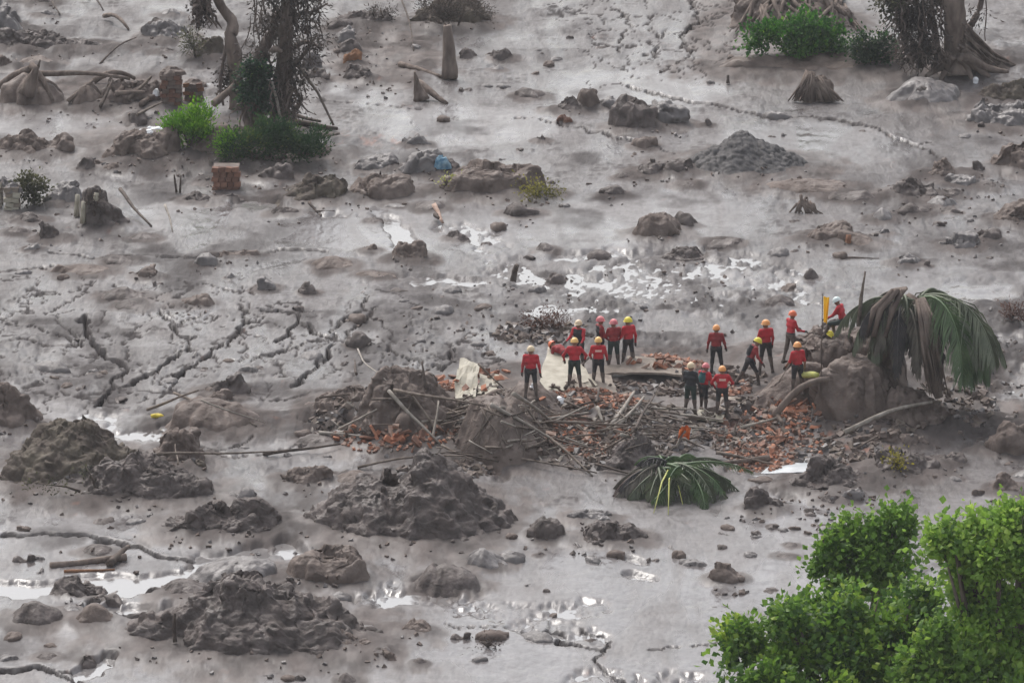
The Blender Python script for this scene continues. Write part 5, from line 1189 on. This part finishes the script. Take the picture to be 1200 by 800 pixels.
for k in range(70):
    o_ = np.array([rgs.uniform(-.26, .26), rgs.uniform(-.3, -.1), 0]); l_ = rgs.uniform(.2, 1)
    P_ = [V(1080, 354, Yp-.9), V(1087, 376, Yp-1.2), V(1089, 376+36*l_, Yp-1.25), V(1092+6*l_, 380+84*l_, Yp-1.3)]
    sp.tube([q_-FP+o_*w_ for q_, w_ in zip(P_, (.5, 1, 1, rgs.uniform(.8, 1.5)))], [.02, .03, .025, .01], 4)
link('sheath_fibres', sp.mesh('sheath_fibres', BARKL), fp, None, None, None, 'stuff')
for (xx, rr_) in ((1034, .12), (1048, .10), (1026, .09)):
    sp = MB(); sp.tube([V(1062, 338, Yp-.5)-FP, V((1062+xx)/2+2, 341, Yp-.8)-FP, V(xx-2, 362, Yp-.9)-FP, V(xx-10, 395, Yp-1)-FP], [rr_*.6, rr_, rr_, rr_*.8], 7, 0, .1); link('hanging_sheath', sp.mesh('hanging_sheath', BARKL if xx != 1026 else BARK), fp, 'arched dead leaf stalk')
sp = MB(); sp.tube([V(1006, 382, Yp-.4)-FP, V(1009, 350, Yp)-FP, V(1014, 318, Yp+.1)-FP], [.07, .06, .03], 7, 0, .1); link('leaf_stalk', sp.mesh('leaf_stalk', WOOD), fp, 'upright grey leaf stalk at the side')

g2 = hit(790, 585); sp2 = empty('small_palm', (g2[0], g2[1], g2[2]-.1), 'small green palm crown lying flat at the front of the debris heap', 'palm tree')
h2 = np.array([-.1, .9, .85])
for k in range(30):
    az = math.radians(-125+k*5.2+random.uniform(-10, 10)); far = k > 12
    frond(h2+[random.uniform(-.35, .3), random.uniform(-.3, .3), random.uniform(-.2, .12)], (math.cos(az)*1.3, math.sin(az), random.uniform(-.05, .42)), random.uniform(1.4, 2.1)*(1.3 if far else 1), random.uniform(.3, 1.3), .015, (PALM_G, PALM_M, PALM_M)[k % 3] if far else (PALM_M, PALM_G)[k % 2], 46, random.uniform(.28, .5), random.uniform(-.9, .9), 'frond', par=sp2, hang=random.uniform(.2, 1.3))
for k in range(12):
    az = math.radians(-165+k*9+random.uniform(-8, 8)); frond(h2+[-.35, random.uniform(-.3, .2), random.uniform(-.2, .1)], (math.cos(az)*1.1, math.sin(az), random.uniform(-.1, .3)), random.uniform(1.1, 1.9), random.uniform(.6, 1.5), .017, PALM_M if k % 2 else PALM_D, 40, random.uniform(.3, .55), random.uniform(-.9, .9), 'frond', par=sp2, lab='mud greyed frond', hang=random.uniform(.5, 1.3))
for k in range(12):
    az = math.radians(140+k*10); frond(h2+[-.4, random.uniform(-.1, .3), -.05], (math.cos(az)*1.2, math.sin(az), random.uniform(-.15, .25)), random.uniform(1.0, 2.0), random.uniform(.6, 1.4), .018, (PALM_K, PALM_D, VINE)[k % 3], 38, .32, random.uniform(-1, 1), 'frond', par=sp2, lab='dead dark frond', hang=.8)
for k in range(8):
    az = math.radians(30+k*22); frond(h2+[random.uniform(-.3, .3), .1, 0], (math.cos(az)*.7, math.sin(az)*.6, random.uniform(.4, 1.0)), random.uniform(.7, 1.3), 1.2, .016, PALM_K if k % 2 else PALM_G, 34, .35, random.uniform(-1, 1), 'frond', par=sp2, hang=.6)
for (x_, y_, m_) in ((783, 604, YGR), (800, 592, YGR), (766, 602, YGR)):
    e_ = hit(x_, y_)-np.array(sp2.location); mb = MB(); mb.tube([h2, (h2+e_)/2+[0, 0, .25], e_+[0, 0, .03]], [.03, .025, .012], 5); link('leaf_stalk', mb.mesh('leaf_stalk', m_), sp2, 'yellow green leaf stalk')

# ------------------------------------------------------------------ shrubs and foliage
def leaf_clumps(name, cl, n, size, m, parent=None, shade=True, lab=None, elong=2.2, seed=1, up=.3, kind='stuff', org=(0, 0, 0), droop=0.0, ball=.75, clump=1):
    """cl: list of (centre, radii). Twig clusters of small leaves through the crown volume"""
    rg = np.random.default_rng(seed); org = np.asarray(org); allp, alld, alls, CC = [], [], [], []
    vol = np.array([c[1][0]*c[1][1]*c[1][2] for c in cl])**.67; vol /= vol.sum()
    for (c, r), v_ in zip(cl, vol):
        k = max(3, int(n*v_/26)); d = rg.normal(size=(k, 3)); d /= np.linalg.norm(d, axis=1)[:, None]
        gr = rg.normal(size=(9, 3)); gr /= np.linalg.norm(gr, axis=1)[:, None]       # boughs: twigs gather round a few directions
        own = (d@gr.T).argmax(1); d = d*.5+gr[own]*.7*clump; d /= np.linalg.norm(d, axis=1)[:, None]
        reach = rg.uniform(.62, 1.28, 9)[own]*(1 if clump else 0)+(0 if clump else 1)
        rad = (rg.uniform(.35, 1.08, k)**.6)*reach; tc = np.array(c)+d*rad[:, None]*np.array(r)
        sh = .35*(rad/reach-.75)+rg.uniform(-.16, .18, k)+rg.uniform(-.22, .25, 9)[own]  # outer twigs lighter than inner: crown light painted into leaf colour, plus random tone
        for j in range(k):
            mleaf = 26; o = rg.normal(size=(mleaf, 3))*size*2.0*ball*rg.uniform(.6, 1.3); ax = d[j]*.8+[0, 0, up]
            CC.append(np.array(c)); allp.append(tc[j]+o); dd_ = o/(np.linalg.norm(o, axis=1)[:, None]+1e-6)*.7+ax+rg.normal(size=(mleaf, 3))*.45+[0, 0, -droop]; alld.append(dd_)
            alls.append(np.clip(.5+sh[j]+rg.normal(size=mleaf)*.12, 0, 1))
    P = np.concatenate(allp); D3 = np.concatenate(alld); Sx = np.concatenate(alls); N_ = len(P); D3 /= np.linalg.norm(D3, axis=1)[:, None]
    upn = P-np.repeat(CC, [len(a_) for a_ in allp], 0); upn /= np.linalg.norm(upn, axis=1)[:, None]+1e-9; nv_ = upn*.7+[0, 0, .55]+rg.normal(size=(N_, 3))*.5; W = np.cross(D3, nv_); W /= np.linalg.norm(W, axis=1)[:, None]+1e-9; s_ = size*rg.uniform(.6, 1.3, N_)[:, None]
    nrm = np.cross(D3, W); v0 = P-D3*s_*.5; v1 = P+W*s_/elong*.9+nrm*s_*.12; v2 = P+D3*s_*.5; v3 = P-W*s_/elong*.9+nrm*s_*.12
    vs = np.stack([v0, v1, v2, v3], 1).reshape(-1, 3)-org; fs = np.arange(N_*4).reshape(-1, 4)
    me = mesh_from(name, vs, fs, m, None, False)
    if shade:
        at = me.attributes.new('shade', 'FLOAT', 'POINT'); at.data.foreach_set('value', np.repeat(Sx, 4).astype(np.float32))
    return link(name, me, parent, lab, None, None, kind if parent is not None else None)
def shrub(base, cl, n, size, m, name, lab, cat, seed, elong=2.2, stems=6, droop=0, up=.3, shade=True, stem_m=WOODD):
    b = hit(*base, only_ground=False); e = empty(name, b, lab, cat)
    C3 = []
    for (x0, y0, x1, y1, dY) in cl:
        Yc = b[1]+dY; p = V((x0+x1)/2, (y0+y1)/2, Yc); s_ = F/(Yc*CT+(CAMZ-p[2])*ST); rx = (x1-x0)/2/s_; rz = (y1-y0)/2/s_; C3.append((p-b, (rx, max(rx*.7, .2), rz*.95)))
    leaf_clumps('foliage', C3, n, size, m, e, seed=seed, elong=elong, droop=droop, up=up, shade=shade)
    mb = MB(); rg = random.Random(seed)
    for k in range(stems):
        c, r = C3[k % len(C3)]; t = np.array(c)+np.array([rg.uniform(-.5, .5)*r[0], rg.uniform(-.4, .4)*r[1], rg.uniform(-.2, .5)*r[2]])
        mb.tube([np.array([c[0]*.35, 0, -.1]), np.array([c[0]*.6, c[1]*.5, t[2]*.4]), t], [.05, .035, .012], 5)
    link('stems', mb.mesh('stems', stem_m), e)
    return e
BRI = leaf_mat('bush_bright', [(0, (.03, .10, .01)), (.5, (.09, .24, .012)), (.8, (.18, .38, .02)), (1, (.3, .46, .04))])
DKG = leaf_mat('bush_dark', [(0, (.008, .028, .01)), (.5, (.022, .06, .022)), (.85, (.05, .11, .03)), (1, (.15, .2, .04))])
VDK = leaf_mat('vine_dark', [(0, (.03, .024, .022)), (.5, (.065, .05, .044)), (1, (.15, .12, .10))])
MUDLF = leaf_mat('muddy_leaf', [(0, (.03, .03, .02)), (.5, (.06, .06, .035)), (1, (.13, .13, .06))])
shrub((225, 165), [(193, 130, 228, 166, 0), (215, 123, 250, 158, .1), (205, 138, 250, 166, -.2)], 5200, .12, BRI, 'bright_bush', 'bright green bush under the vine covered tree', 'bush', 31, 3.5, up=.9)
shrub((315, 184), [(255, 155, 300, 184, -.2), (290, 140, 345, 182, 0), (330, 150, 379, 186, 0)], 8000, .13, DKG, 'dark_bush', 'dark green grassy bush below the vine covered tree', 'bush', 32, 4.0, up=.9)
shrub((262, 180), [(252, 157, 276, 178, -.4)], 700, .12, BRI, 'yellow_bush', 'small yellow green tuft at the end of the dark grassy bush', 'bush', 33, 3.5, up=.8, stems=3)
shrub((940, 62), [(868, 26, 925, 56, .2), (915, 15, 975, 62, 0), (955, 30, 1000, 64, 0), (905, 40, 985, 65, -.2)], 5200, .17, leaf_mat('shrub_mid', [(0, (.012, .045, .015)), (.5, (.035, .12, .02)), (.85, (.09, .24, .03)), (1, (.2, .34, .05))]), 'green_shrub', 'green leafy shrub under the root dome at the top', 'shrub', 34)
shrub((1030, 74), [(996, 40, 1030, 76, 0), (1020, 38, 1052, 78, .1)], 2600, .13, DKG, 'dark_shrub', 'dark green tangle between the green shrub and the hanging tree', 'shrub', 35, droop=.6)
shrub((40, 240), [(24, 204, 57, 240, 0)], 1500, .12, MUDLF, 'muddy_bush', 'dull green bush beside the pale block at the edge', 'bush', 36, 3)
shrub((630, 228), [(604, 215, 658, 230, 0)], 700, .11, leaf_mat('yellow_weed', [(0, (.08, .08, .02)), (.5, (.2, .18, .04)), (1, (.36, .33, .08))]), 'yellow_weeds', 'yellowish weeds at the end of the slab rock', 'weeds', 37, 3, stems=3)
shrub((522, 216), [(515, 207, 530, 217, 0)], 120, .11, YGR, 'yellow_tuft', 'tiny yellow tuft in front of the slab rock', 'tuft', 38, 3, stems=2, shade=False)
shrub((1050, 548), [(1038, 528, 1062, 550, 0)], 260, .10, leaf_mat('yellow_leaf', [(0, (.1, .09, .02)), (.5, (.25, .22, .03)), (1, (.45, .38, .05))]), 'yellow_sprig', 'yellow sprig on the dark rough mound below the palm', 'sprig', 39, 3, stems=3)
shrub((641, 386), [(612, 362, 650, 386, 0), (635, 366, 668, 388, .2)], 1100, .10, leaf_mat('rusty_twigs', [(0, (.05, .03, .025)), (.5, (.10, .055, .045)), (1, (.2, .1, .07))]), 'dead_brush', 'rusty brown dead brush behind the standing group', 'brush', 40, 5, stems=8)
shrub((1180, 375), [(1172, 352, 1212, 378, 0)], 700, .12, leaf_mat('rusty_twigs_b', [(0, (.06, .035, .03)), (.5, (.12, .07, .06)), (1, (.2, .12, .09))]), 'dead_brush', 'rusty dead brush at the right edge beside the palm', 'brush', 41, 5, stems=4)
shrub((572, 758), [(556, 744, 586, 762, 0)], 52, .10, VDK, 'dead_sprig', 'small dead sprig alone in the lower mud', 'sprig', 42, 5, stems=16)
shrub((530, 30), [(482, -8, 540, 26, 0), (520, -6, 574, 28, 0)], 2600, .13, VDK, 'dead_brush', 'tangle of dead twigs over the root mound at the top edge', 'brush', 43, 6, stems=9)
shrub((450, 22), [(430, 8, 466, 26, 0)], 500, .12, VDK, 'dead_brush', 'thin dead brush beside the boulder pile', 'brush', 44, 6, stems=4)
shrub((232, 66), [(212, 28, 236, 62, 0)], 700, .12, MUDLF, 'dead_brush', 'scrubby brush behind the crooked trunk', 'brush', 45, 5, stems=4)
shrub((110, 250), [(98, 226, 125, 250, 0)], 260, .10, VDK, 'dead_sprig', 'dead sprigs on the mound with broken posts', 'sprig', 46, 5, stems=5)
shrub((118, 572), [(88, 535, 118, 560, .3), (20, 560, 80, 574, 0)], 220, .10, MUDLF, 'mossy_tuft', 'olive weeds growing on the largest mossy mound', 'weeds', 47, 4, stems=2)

# ------------------------------------------------------------------ trees of the top edge
def strands(name, xs, y0, y1, Y, m, par, org, n, w=.05, seed=1, lean=0, spread=.6, kind='stuff', lab=None):
    rg = random.Random(seed); mb = MB()
    for _ in range(n):
        x = rg.uniform(*xs); ya = rg.uniform(y0, y0+(y1-y0)*.55); yb = min(y1, ya+rg.uniform(.15, .6)*(y1-y0)); Yk = Y+rg.uniform(-spread, spread)
        k = 7; dr_x = rg.gauss(0, 7); P = [V(x+dr_x*(t/(k-1))+rg.gauss(0, 2.2), ya+(yb-ya)*t/(k-1), Yk)-org for t in range(k)]
        r_ = w*rg.uniform(.4, 1.2); mb.tube(P, [r_*.5]+[r_]*(k-2)+[r_*.2], 4, 0, .3, cap=False)
    return link(name, mb.mesh(name, m), par, lab, None, None, kind)
# crooked tree and vine covered tree
T1 = hit(284, 128); t1 = empty('crooked_tree', T1, 'bare crooked trunk leaning into the vine covered tree', 'tree')
def ptube(name, px, Y, r, m, par, org, sides=9, rough=.1, lab=None, wob=.25):
    P = np.array([V(x, y, Y+wob*math.sin(i*1.7)) for i, (x, y) in enumerate(px)])
    Q = []; 
    for i in range(len(P)-1):
        p0, p1, p2, p3 = P[max(i-1, 0)], P[i], P[i+1], P[min(i+2, len(P)-1)]
        for k in range(4):
            t = k/4; Q.append(.5*((2*p1)+(-p0+p2)*t+(2*p0-5*p1+4*p2-p3)*t*t+(-p0+3*p1-3*p2+p3)*t**3))
    Q.append(P[-1]); Q = np.array(Q)-org; mb = MB(); mb.tube(Q, np.interp(np.linspace(0, 1, len(Q)), np.linspace(0, 1, len(r)), r), sides, 0, rough)
    return link(name, mb.mesh(name, m), par, lab)
ptube('trunk', [(278, 130), (277, 100), (275, 70), (270, 45), (273, 28), (262, 12), (254, -2), (248, -20), (240, -60)], T1[1], [.34, .30, .30, .27, .22, .20, .18, .16, .14], BARKL, t1, T1)
ptube('limb', [(255, 0), (240, -25), (225, -60)], T1[1], [.12, .10, .06], BARKL, t1, T1); ptube('limb', [(268, 40), (262, 70), (258, 100), (262, 124)], T1[1]-.3, [.06, .08, .07, .05], VINE, t1, T1, 6)
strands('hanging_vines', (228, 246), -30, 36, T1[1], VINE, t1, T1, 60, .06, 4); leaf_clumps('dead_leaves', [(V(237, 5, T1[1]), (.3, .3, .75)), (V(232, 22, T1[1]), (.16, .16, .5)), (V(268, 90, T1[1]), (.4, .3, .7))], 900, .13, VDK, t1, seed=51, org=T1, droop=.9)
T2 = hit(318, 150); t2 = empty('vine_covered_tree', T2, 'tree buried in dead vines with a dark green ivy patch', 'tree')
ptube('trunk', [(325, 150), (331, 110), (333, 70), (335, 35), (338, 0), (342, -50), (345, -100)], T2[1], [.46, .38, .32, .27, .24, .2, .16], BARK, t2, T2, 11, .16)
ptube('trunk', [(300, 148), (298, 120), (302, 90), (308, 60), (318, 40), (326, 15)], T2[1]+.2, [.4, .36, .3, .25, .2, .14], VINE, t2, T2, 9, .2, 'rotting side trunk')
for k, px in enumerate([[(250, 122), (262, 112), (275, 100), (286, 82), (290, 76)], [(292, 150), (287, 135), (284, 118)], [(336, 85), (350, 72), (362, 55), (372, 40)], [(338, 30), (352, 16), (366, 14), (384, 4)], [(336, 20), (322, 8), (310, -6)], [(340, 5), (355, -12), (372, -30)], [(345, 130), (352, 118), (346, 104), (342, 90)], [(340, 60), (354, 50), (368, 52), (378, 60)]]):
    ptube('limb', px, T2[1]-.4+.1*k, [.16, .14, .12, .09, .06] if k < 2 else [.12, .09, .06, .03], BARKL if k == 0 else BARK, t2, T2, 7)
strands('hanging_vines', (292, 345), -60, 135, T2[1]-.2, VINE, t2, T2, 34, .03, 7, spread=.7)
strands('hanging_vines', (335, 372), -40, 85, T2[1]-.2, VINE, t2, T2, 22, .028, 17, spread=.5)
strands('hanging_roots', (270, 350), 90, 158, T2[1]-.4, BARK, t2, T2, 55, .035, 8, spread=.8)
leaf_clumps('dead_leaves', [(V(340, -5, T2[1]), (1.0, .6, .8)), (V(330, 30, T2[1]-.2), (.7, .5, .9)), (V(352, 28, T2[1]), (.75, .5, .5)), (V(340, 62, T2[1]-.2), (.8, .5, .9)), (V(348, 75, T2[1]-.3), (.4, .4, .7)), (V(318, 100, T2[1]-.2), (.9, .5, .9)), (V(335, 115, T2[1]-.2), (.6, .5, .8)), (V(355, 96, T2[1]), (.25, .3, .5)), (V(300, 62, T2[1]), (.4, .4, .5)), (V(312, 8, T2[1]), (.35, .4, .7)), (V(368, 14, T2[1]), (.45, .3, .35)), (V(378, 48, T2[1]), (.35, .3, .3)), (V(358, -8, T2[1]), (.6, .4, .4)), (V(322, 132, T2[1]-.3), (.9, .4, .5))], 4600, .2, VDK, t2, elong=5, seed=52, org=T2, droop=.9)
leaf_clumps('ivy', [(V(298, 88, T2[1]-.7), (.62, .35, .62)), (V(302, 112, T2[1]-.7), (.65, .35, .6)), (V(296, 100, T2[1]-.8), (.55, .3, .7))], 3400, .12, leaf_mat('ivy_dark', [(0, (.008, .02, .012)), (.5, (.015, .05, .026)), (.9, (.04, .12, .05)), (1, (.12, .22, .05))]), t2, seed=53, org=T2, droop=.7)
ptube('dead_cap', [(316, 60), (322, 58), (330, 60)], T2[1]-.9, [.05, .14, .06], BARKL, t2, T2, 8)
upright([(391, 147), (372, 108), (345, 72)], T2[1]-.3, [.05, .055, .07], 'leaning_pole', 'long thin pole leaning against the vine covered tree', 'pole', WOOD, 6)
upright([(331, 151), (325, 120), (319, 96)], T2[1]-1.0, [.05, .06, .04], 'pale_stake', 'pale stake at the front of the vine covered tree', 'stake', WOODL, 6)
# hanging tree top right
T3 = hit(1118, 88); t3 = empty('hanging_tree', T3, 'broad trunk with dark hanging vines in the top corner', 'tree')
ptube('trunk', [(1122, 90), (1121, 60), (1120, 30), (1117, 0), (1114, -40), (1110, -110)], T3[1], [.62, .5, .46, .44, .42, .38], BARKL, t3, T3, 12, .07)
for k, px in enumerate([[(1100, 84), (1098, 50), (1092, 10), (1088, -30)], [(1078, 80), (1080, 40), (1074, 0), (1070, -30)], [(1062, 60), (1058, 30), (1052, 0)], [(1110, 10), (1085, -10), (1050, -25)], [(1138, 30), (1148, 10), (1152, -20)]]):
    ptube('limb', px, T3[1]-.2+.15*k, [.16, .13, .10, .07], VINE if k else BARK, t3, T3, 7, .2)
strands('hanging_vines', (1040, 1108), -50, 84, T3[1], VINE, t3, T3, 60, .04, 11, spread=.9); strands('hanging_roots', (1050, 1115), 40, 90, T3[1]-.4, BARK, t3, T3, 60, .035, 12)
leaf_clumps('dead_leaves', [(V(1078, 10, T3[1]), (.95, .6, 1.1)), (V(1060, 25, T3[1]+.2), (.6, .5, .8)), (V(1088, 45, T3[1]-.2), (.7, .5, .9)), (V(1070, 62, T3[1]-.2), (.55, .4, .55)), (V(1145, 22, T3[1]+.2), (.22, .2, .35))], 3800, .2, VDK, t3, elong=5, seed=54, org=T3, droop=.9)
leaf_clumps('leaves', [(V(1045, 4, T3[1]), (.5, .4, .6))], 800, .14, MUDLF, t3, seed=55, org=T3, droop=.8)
# root fan
rg = random.Random(4); mb = MB()
for k in range(130):
    t = rg.random(); s0 = V(1128+rg.uniform(-6, 6), 40+rg.uniform(-14, 20), T3[1]+rg.uniform(-.5, .5))-T3; e0 = G(1135+t*62+rg.uniform(-5, 5), 84+rg.uniform(-8, 6)-4*t, .25)-T3
    md = s0*.5+e0*.5+np.array([0, 0, -.35*t+rg.uniform(-.1, .15)]); r_ = rg.uniform(.03, .085); mb.tube([s0, s0*.7+md*.3, md, e0], [r_, r_, r_*.9, r_*.5], 5, 0, .2)
link('root_fan', mb.mesh('root_fan', BARK), t3, None, None, None, 'stuff')
for k, (xa, xb, yb) in enumerate(((1112, 1085, 90), (1116, 1102, 95), (1126, 1140, 95), (1130, 1160, 90), (1132, 1182, 84))):
    ptube('root', [(xa, 66), ((xa+xb)/2, 80), (xb, yb)], T3[1]-.5, [.2, .16, .07], BARK, t3, T3, 7)
ptube('trailing_vine', [(1152, -20), (1156, 10), (1154, 40), (1155, 48)], T3[1]+.4, [.03, .03, .02], VINE, t3, T3, 5)
# roots draped over the dome
b_ = hit(900, 30); rd = empty('root_tangle', b_, 'tangle of thick roots draped over the earth dome at the top', 'roots')
for k in range(30):
    xa = rg.uniform(885, 990); xb = xa+rg.uniform(-45, 45); ya = rg.uniform(-15, 12)
    P = [hit(xa+(xb-xa)*t, ya+(40-ya)*t*rg.uniform(.8, 1))+[0, -.05, .06] for t in (0, .33, .66, 1)]
    mb = MB(); mb.tube(np.array(P)-b_, [.07, .09, .07, .03], 6, 0, .15); link('root', mb.mesh('root', BARKL if k % 3 else BARK), rd)
# shaggy stump
b_ = G(958, 116); ss = empty('shaggy_stump', b_, 'shaggy split stump standing below the green shrub', 'tree stump'); rg = random.Random(9)
p, f = mound_mesh(.75, .5, 1.0, 'rB', '2589974', 66, 50); link('stump_core', mesh_from('stump_core', p, f, BARK), ss)
mb = MB()
for k in range(150):
    t = rg.uniform(-1, 1); tp_ = np.array([t*.3-.1+rg.gauss(0, .05), rg.uniform(-.3, .1), rg.uniform(.75, 1.15)-.45*max(t, 0)**2-.2*(abs(t-.2) < .2)]); e_ = np.array([t*.85-.15*(t < 0)+rg.gauss(0, .1), -.45+rg.uniform(-.1, .15), 0.0]); r_ = rg.uniform(.02, .05)
    mb.tube([tp_, (tp_+e_)/2+np.array([0, -.12, .06]), e_], [r_, r_, r_*.4], 4, 0, .2)
link('shredded_bark', mb.mesh('shredded_bark', BARKL), ss, None, None, None, 'stuff')
b_ = hit(940, 248); rs = empty('rooty_stump', b_, 'small rooty stump in front of the gravel heap', 'tree stump'); 
for k in range(26):
    t = rg.uniform(-1, 1); mb = MB(); mb.tube([np.array([t*.2+rg.gauss(0, .06), 0, rg.uniform(.35, .68)-.2*abs(t)]), np.array([t*.3+rg.gauss(0, .08), -.12, .3]), np.array([t*.6+rg.gauss(0, .12), -.25, -.03])], [.03, .05, .02], 5, 0, .2); link('root', mb.mesh('root', BARKL if k % 2 else BARK), rs)
# drape roots over the rounded mound of the heap
b_ = hit(590, 500); dr_ = empty('draped_roots', b_, 'matted grey roots draped over the rounded mound in the heap', 'roots'); mb = MB()
for k in range(26):
    xa = rg.gauss(590, 38); xb = xa+rg.gauss(0, 60); P = [hit(xa+(xb-xa)*t, 476+rg.uniform(-3, 5)+(62*t)*rg.uniform(.7, 1))+[0, -.04, .04] for t in (0, .35, .7, 1)]
    r_ = rg.uniform(.01, .02); mb.tube(np.array(P)-b_, [r_, r_, r_, r_*.5], 4)
link('roots', mb.mesh('roots', WOOD), dr_, None, None, None, 'stuff')

# ------------------------------------------------------------------ ruins
def brick_block(px4, depth, nrow, ncol, m, name, label, cat, capm=None):
    """a piece of wall: x0, y_top, x1, y_bottom in pixels; built brick by brick in courses"""
    x0, y0, x1, y1 = px4; b = hit((x0+x1)/2, y1); s_ = F/(b[1]*CT+(CAMZ-b[2])*ST); W = (x1-x0)/s_; H = (y1-y0)/s_/CT; e = empty(name, (b[0], b[1], b[2]-.08), label, cat); H += .08
    mb = MB(); mb.box((0, depth/2+.02, H/2), (W*.94, depth*.9, H*.96), None, 0); link('core', mb.mesh('core', MBR, False), e)
    bw, bh = W/ncol, H/nrow; meb = []
    for k in range(3):
        mb = MB(); mb.box((0, 0, 0), (bw*.97, .16, bh*.95), None, 0, .22); meb.append(mb.mesh('brick', m[k % len(m)], False))
    for r_ in range(nrow):
        for c_ in range(ncol):
            off = (.25 if r_ % 2 else -.25)*bw
            x_ = -W/2+(c_+.5)*bw+off*.5
            if r_ == nrow-1 and random.random() < .35: continue
            o = link('brick', random.choice(meb), e); o.location = (x_, random.uniform(-.04, .05), (r_+.5)*bh); o.rotation_euler = (random.gauss(0, .06), random.gauss(0, .06), random.gauss(0, .08))
    if capm:
        p, f = mound_mesh(W*.56, depth*.6, .22, 'cB', '58985', 71, 34); o = link('mud_cap', mesh_from('mud_cap', p, f, capm), e); o.location = (0, depth/2, H-.05)
    return e
brick_block((189, 84, 213, 122), .7, 8, 3, [MBR, MRD, MBR], 'brick_pillar', 'broken brick pillar standing beside the white jug', 'pillar', MBR)
brick_block((216, 98, 238, 119), .6, 5, 3, [MOR, MRD, MBR], 'brick_wall_stub', 'orange stained stub of wall beside the brick pillar', 'wall', MBR)
brick_block((249, 196, 281, 222), .8, 5, 4, [MRD, MRD, BRICKD], 'brick_chunk', 'square chunk of reddish masonry below the bright bush', 'masonry', None)
brick_block((6, 220, 23, 246), .5, 5, 2, [CREAM, TAN, CREAM], 'pale_block', 'pale block wall stub with mud on top at the left edge', 'wall', MG)
brick_block((-8, 214, 3, 242), .5, 5, 1, [CREAM, TAN, CREAM], 'pale_block', 'pale wall stub cut by the left edge', 'wall', MG)

# ------------------------------------------------------------------ green trees on the near slope (12 m tall, standing between the camera and the flow)
def tree(bx, Y, crowns, n, size, m, label, seed, limbs, leafless=False):
    base = np.array([V(bx, 900, Y)[0], Y, 0.1]); e = empty('green_tree', base, label, 'tree')
    sc = F/(Y*CT+(CAMZ-9)*ST); C3 = []
    for (x0, y0, x1, y1, dY) in crowns:
        p = V((x0+x1)/2, (y0+y1)/2, Y+dY); rx = (x1-x0)/2/sc; rz = (y1-y0)/2/sc; C3.append((p-base, (rx, rx*.85, rz)))
    rb = random.Random(seed+5); C4 = []
    for (c, r) in C3:                       # every bough carries a handful of smaller leaf masses
        for q in range(8):
            d_ = np.array([rb.gauss(0, 1), rb.gauss(0, 1), rb.gauss(.2, 1)]); d_ /= np.linalg.norm(d_); k_ = rb.uniform(.24, .5)
            C4.append((np.array(c)+d_*np.array(r)*rb.uniform(.45, 1.02), tuple(np.array(r)*k_*np.array([rb.uniform(.8, 1.4), 1, rb.uniform(.6, 1.1)]))))
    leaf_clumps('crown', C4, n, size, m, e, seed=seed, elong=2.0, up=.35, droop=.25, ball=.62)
    rg = random.Random(seed); mb = MB()
    top = np.mean([c[0] for c in C3], axis=0); sp0 = top*.55; sp0[2] = min(c[0][2]-c[1][2] for c in C3)*.8
    mb.tube([np.zeros(3), sp0*.5+[.1, 0, 0], sp0], [.28, .22, .17], 9, 0, .1); link('trunk', mb.mesh('trunk', BARK), e)
    for (c, r) in C3:
        for k in range(limbs):
            t = np.array(c)+np.array([rg.uniform(-.75, .75)*r[0], rg.uniform(-.6, .6)*r[1], rg.uniform(-.2, .85)*r[2]]); mid = sp0*.45+np.array(c)*.55+np.array([0, 0, -.3*r[2]])
            mb = MB(); mb.tube([sp0, mid, t*.6+mid*.4, t], [.11, .07, .035, .012], 6, 0, .1); link('limb', mb.mesh('limb', BARK), e)
    return e
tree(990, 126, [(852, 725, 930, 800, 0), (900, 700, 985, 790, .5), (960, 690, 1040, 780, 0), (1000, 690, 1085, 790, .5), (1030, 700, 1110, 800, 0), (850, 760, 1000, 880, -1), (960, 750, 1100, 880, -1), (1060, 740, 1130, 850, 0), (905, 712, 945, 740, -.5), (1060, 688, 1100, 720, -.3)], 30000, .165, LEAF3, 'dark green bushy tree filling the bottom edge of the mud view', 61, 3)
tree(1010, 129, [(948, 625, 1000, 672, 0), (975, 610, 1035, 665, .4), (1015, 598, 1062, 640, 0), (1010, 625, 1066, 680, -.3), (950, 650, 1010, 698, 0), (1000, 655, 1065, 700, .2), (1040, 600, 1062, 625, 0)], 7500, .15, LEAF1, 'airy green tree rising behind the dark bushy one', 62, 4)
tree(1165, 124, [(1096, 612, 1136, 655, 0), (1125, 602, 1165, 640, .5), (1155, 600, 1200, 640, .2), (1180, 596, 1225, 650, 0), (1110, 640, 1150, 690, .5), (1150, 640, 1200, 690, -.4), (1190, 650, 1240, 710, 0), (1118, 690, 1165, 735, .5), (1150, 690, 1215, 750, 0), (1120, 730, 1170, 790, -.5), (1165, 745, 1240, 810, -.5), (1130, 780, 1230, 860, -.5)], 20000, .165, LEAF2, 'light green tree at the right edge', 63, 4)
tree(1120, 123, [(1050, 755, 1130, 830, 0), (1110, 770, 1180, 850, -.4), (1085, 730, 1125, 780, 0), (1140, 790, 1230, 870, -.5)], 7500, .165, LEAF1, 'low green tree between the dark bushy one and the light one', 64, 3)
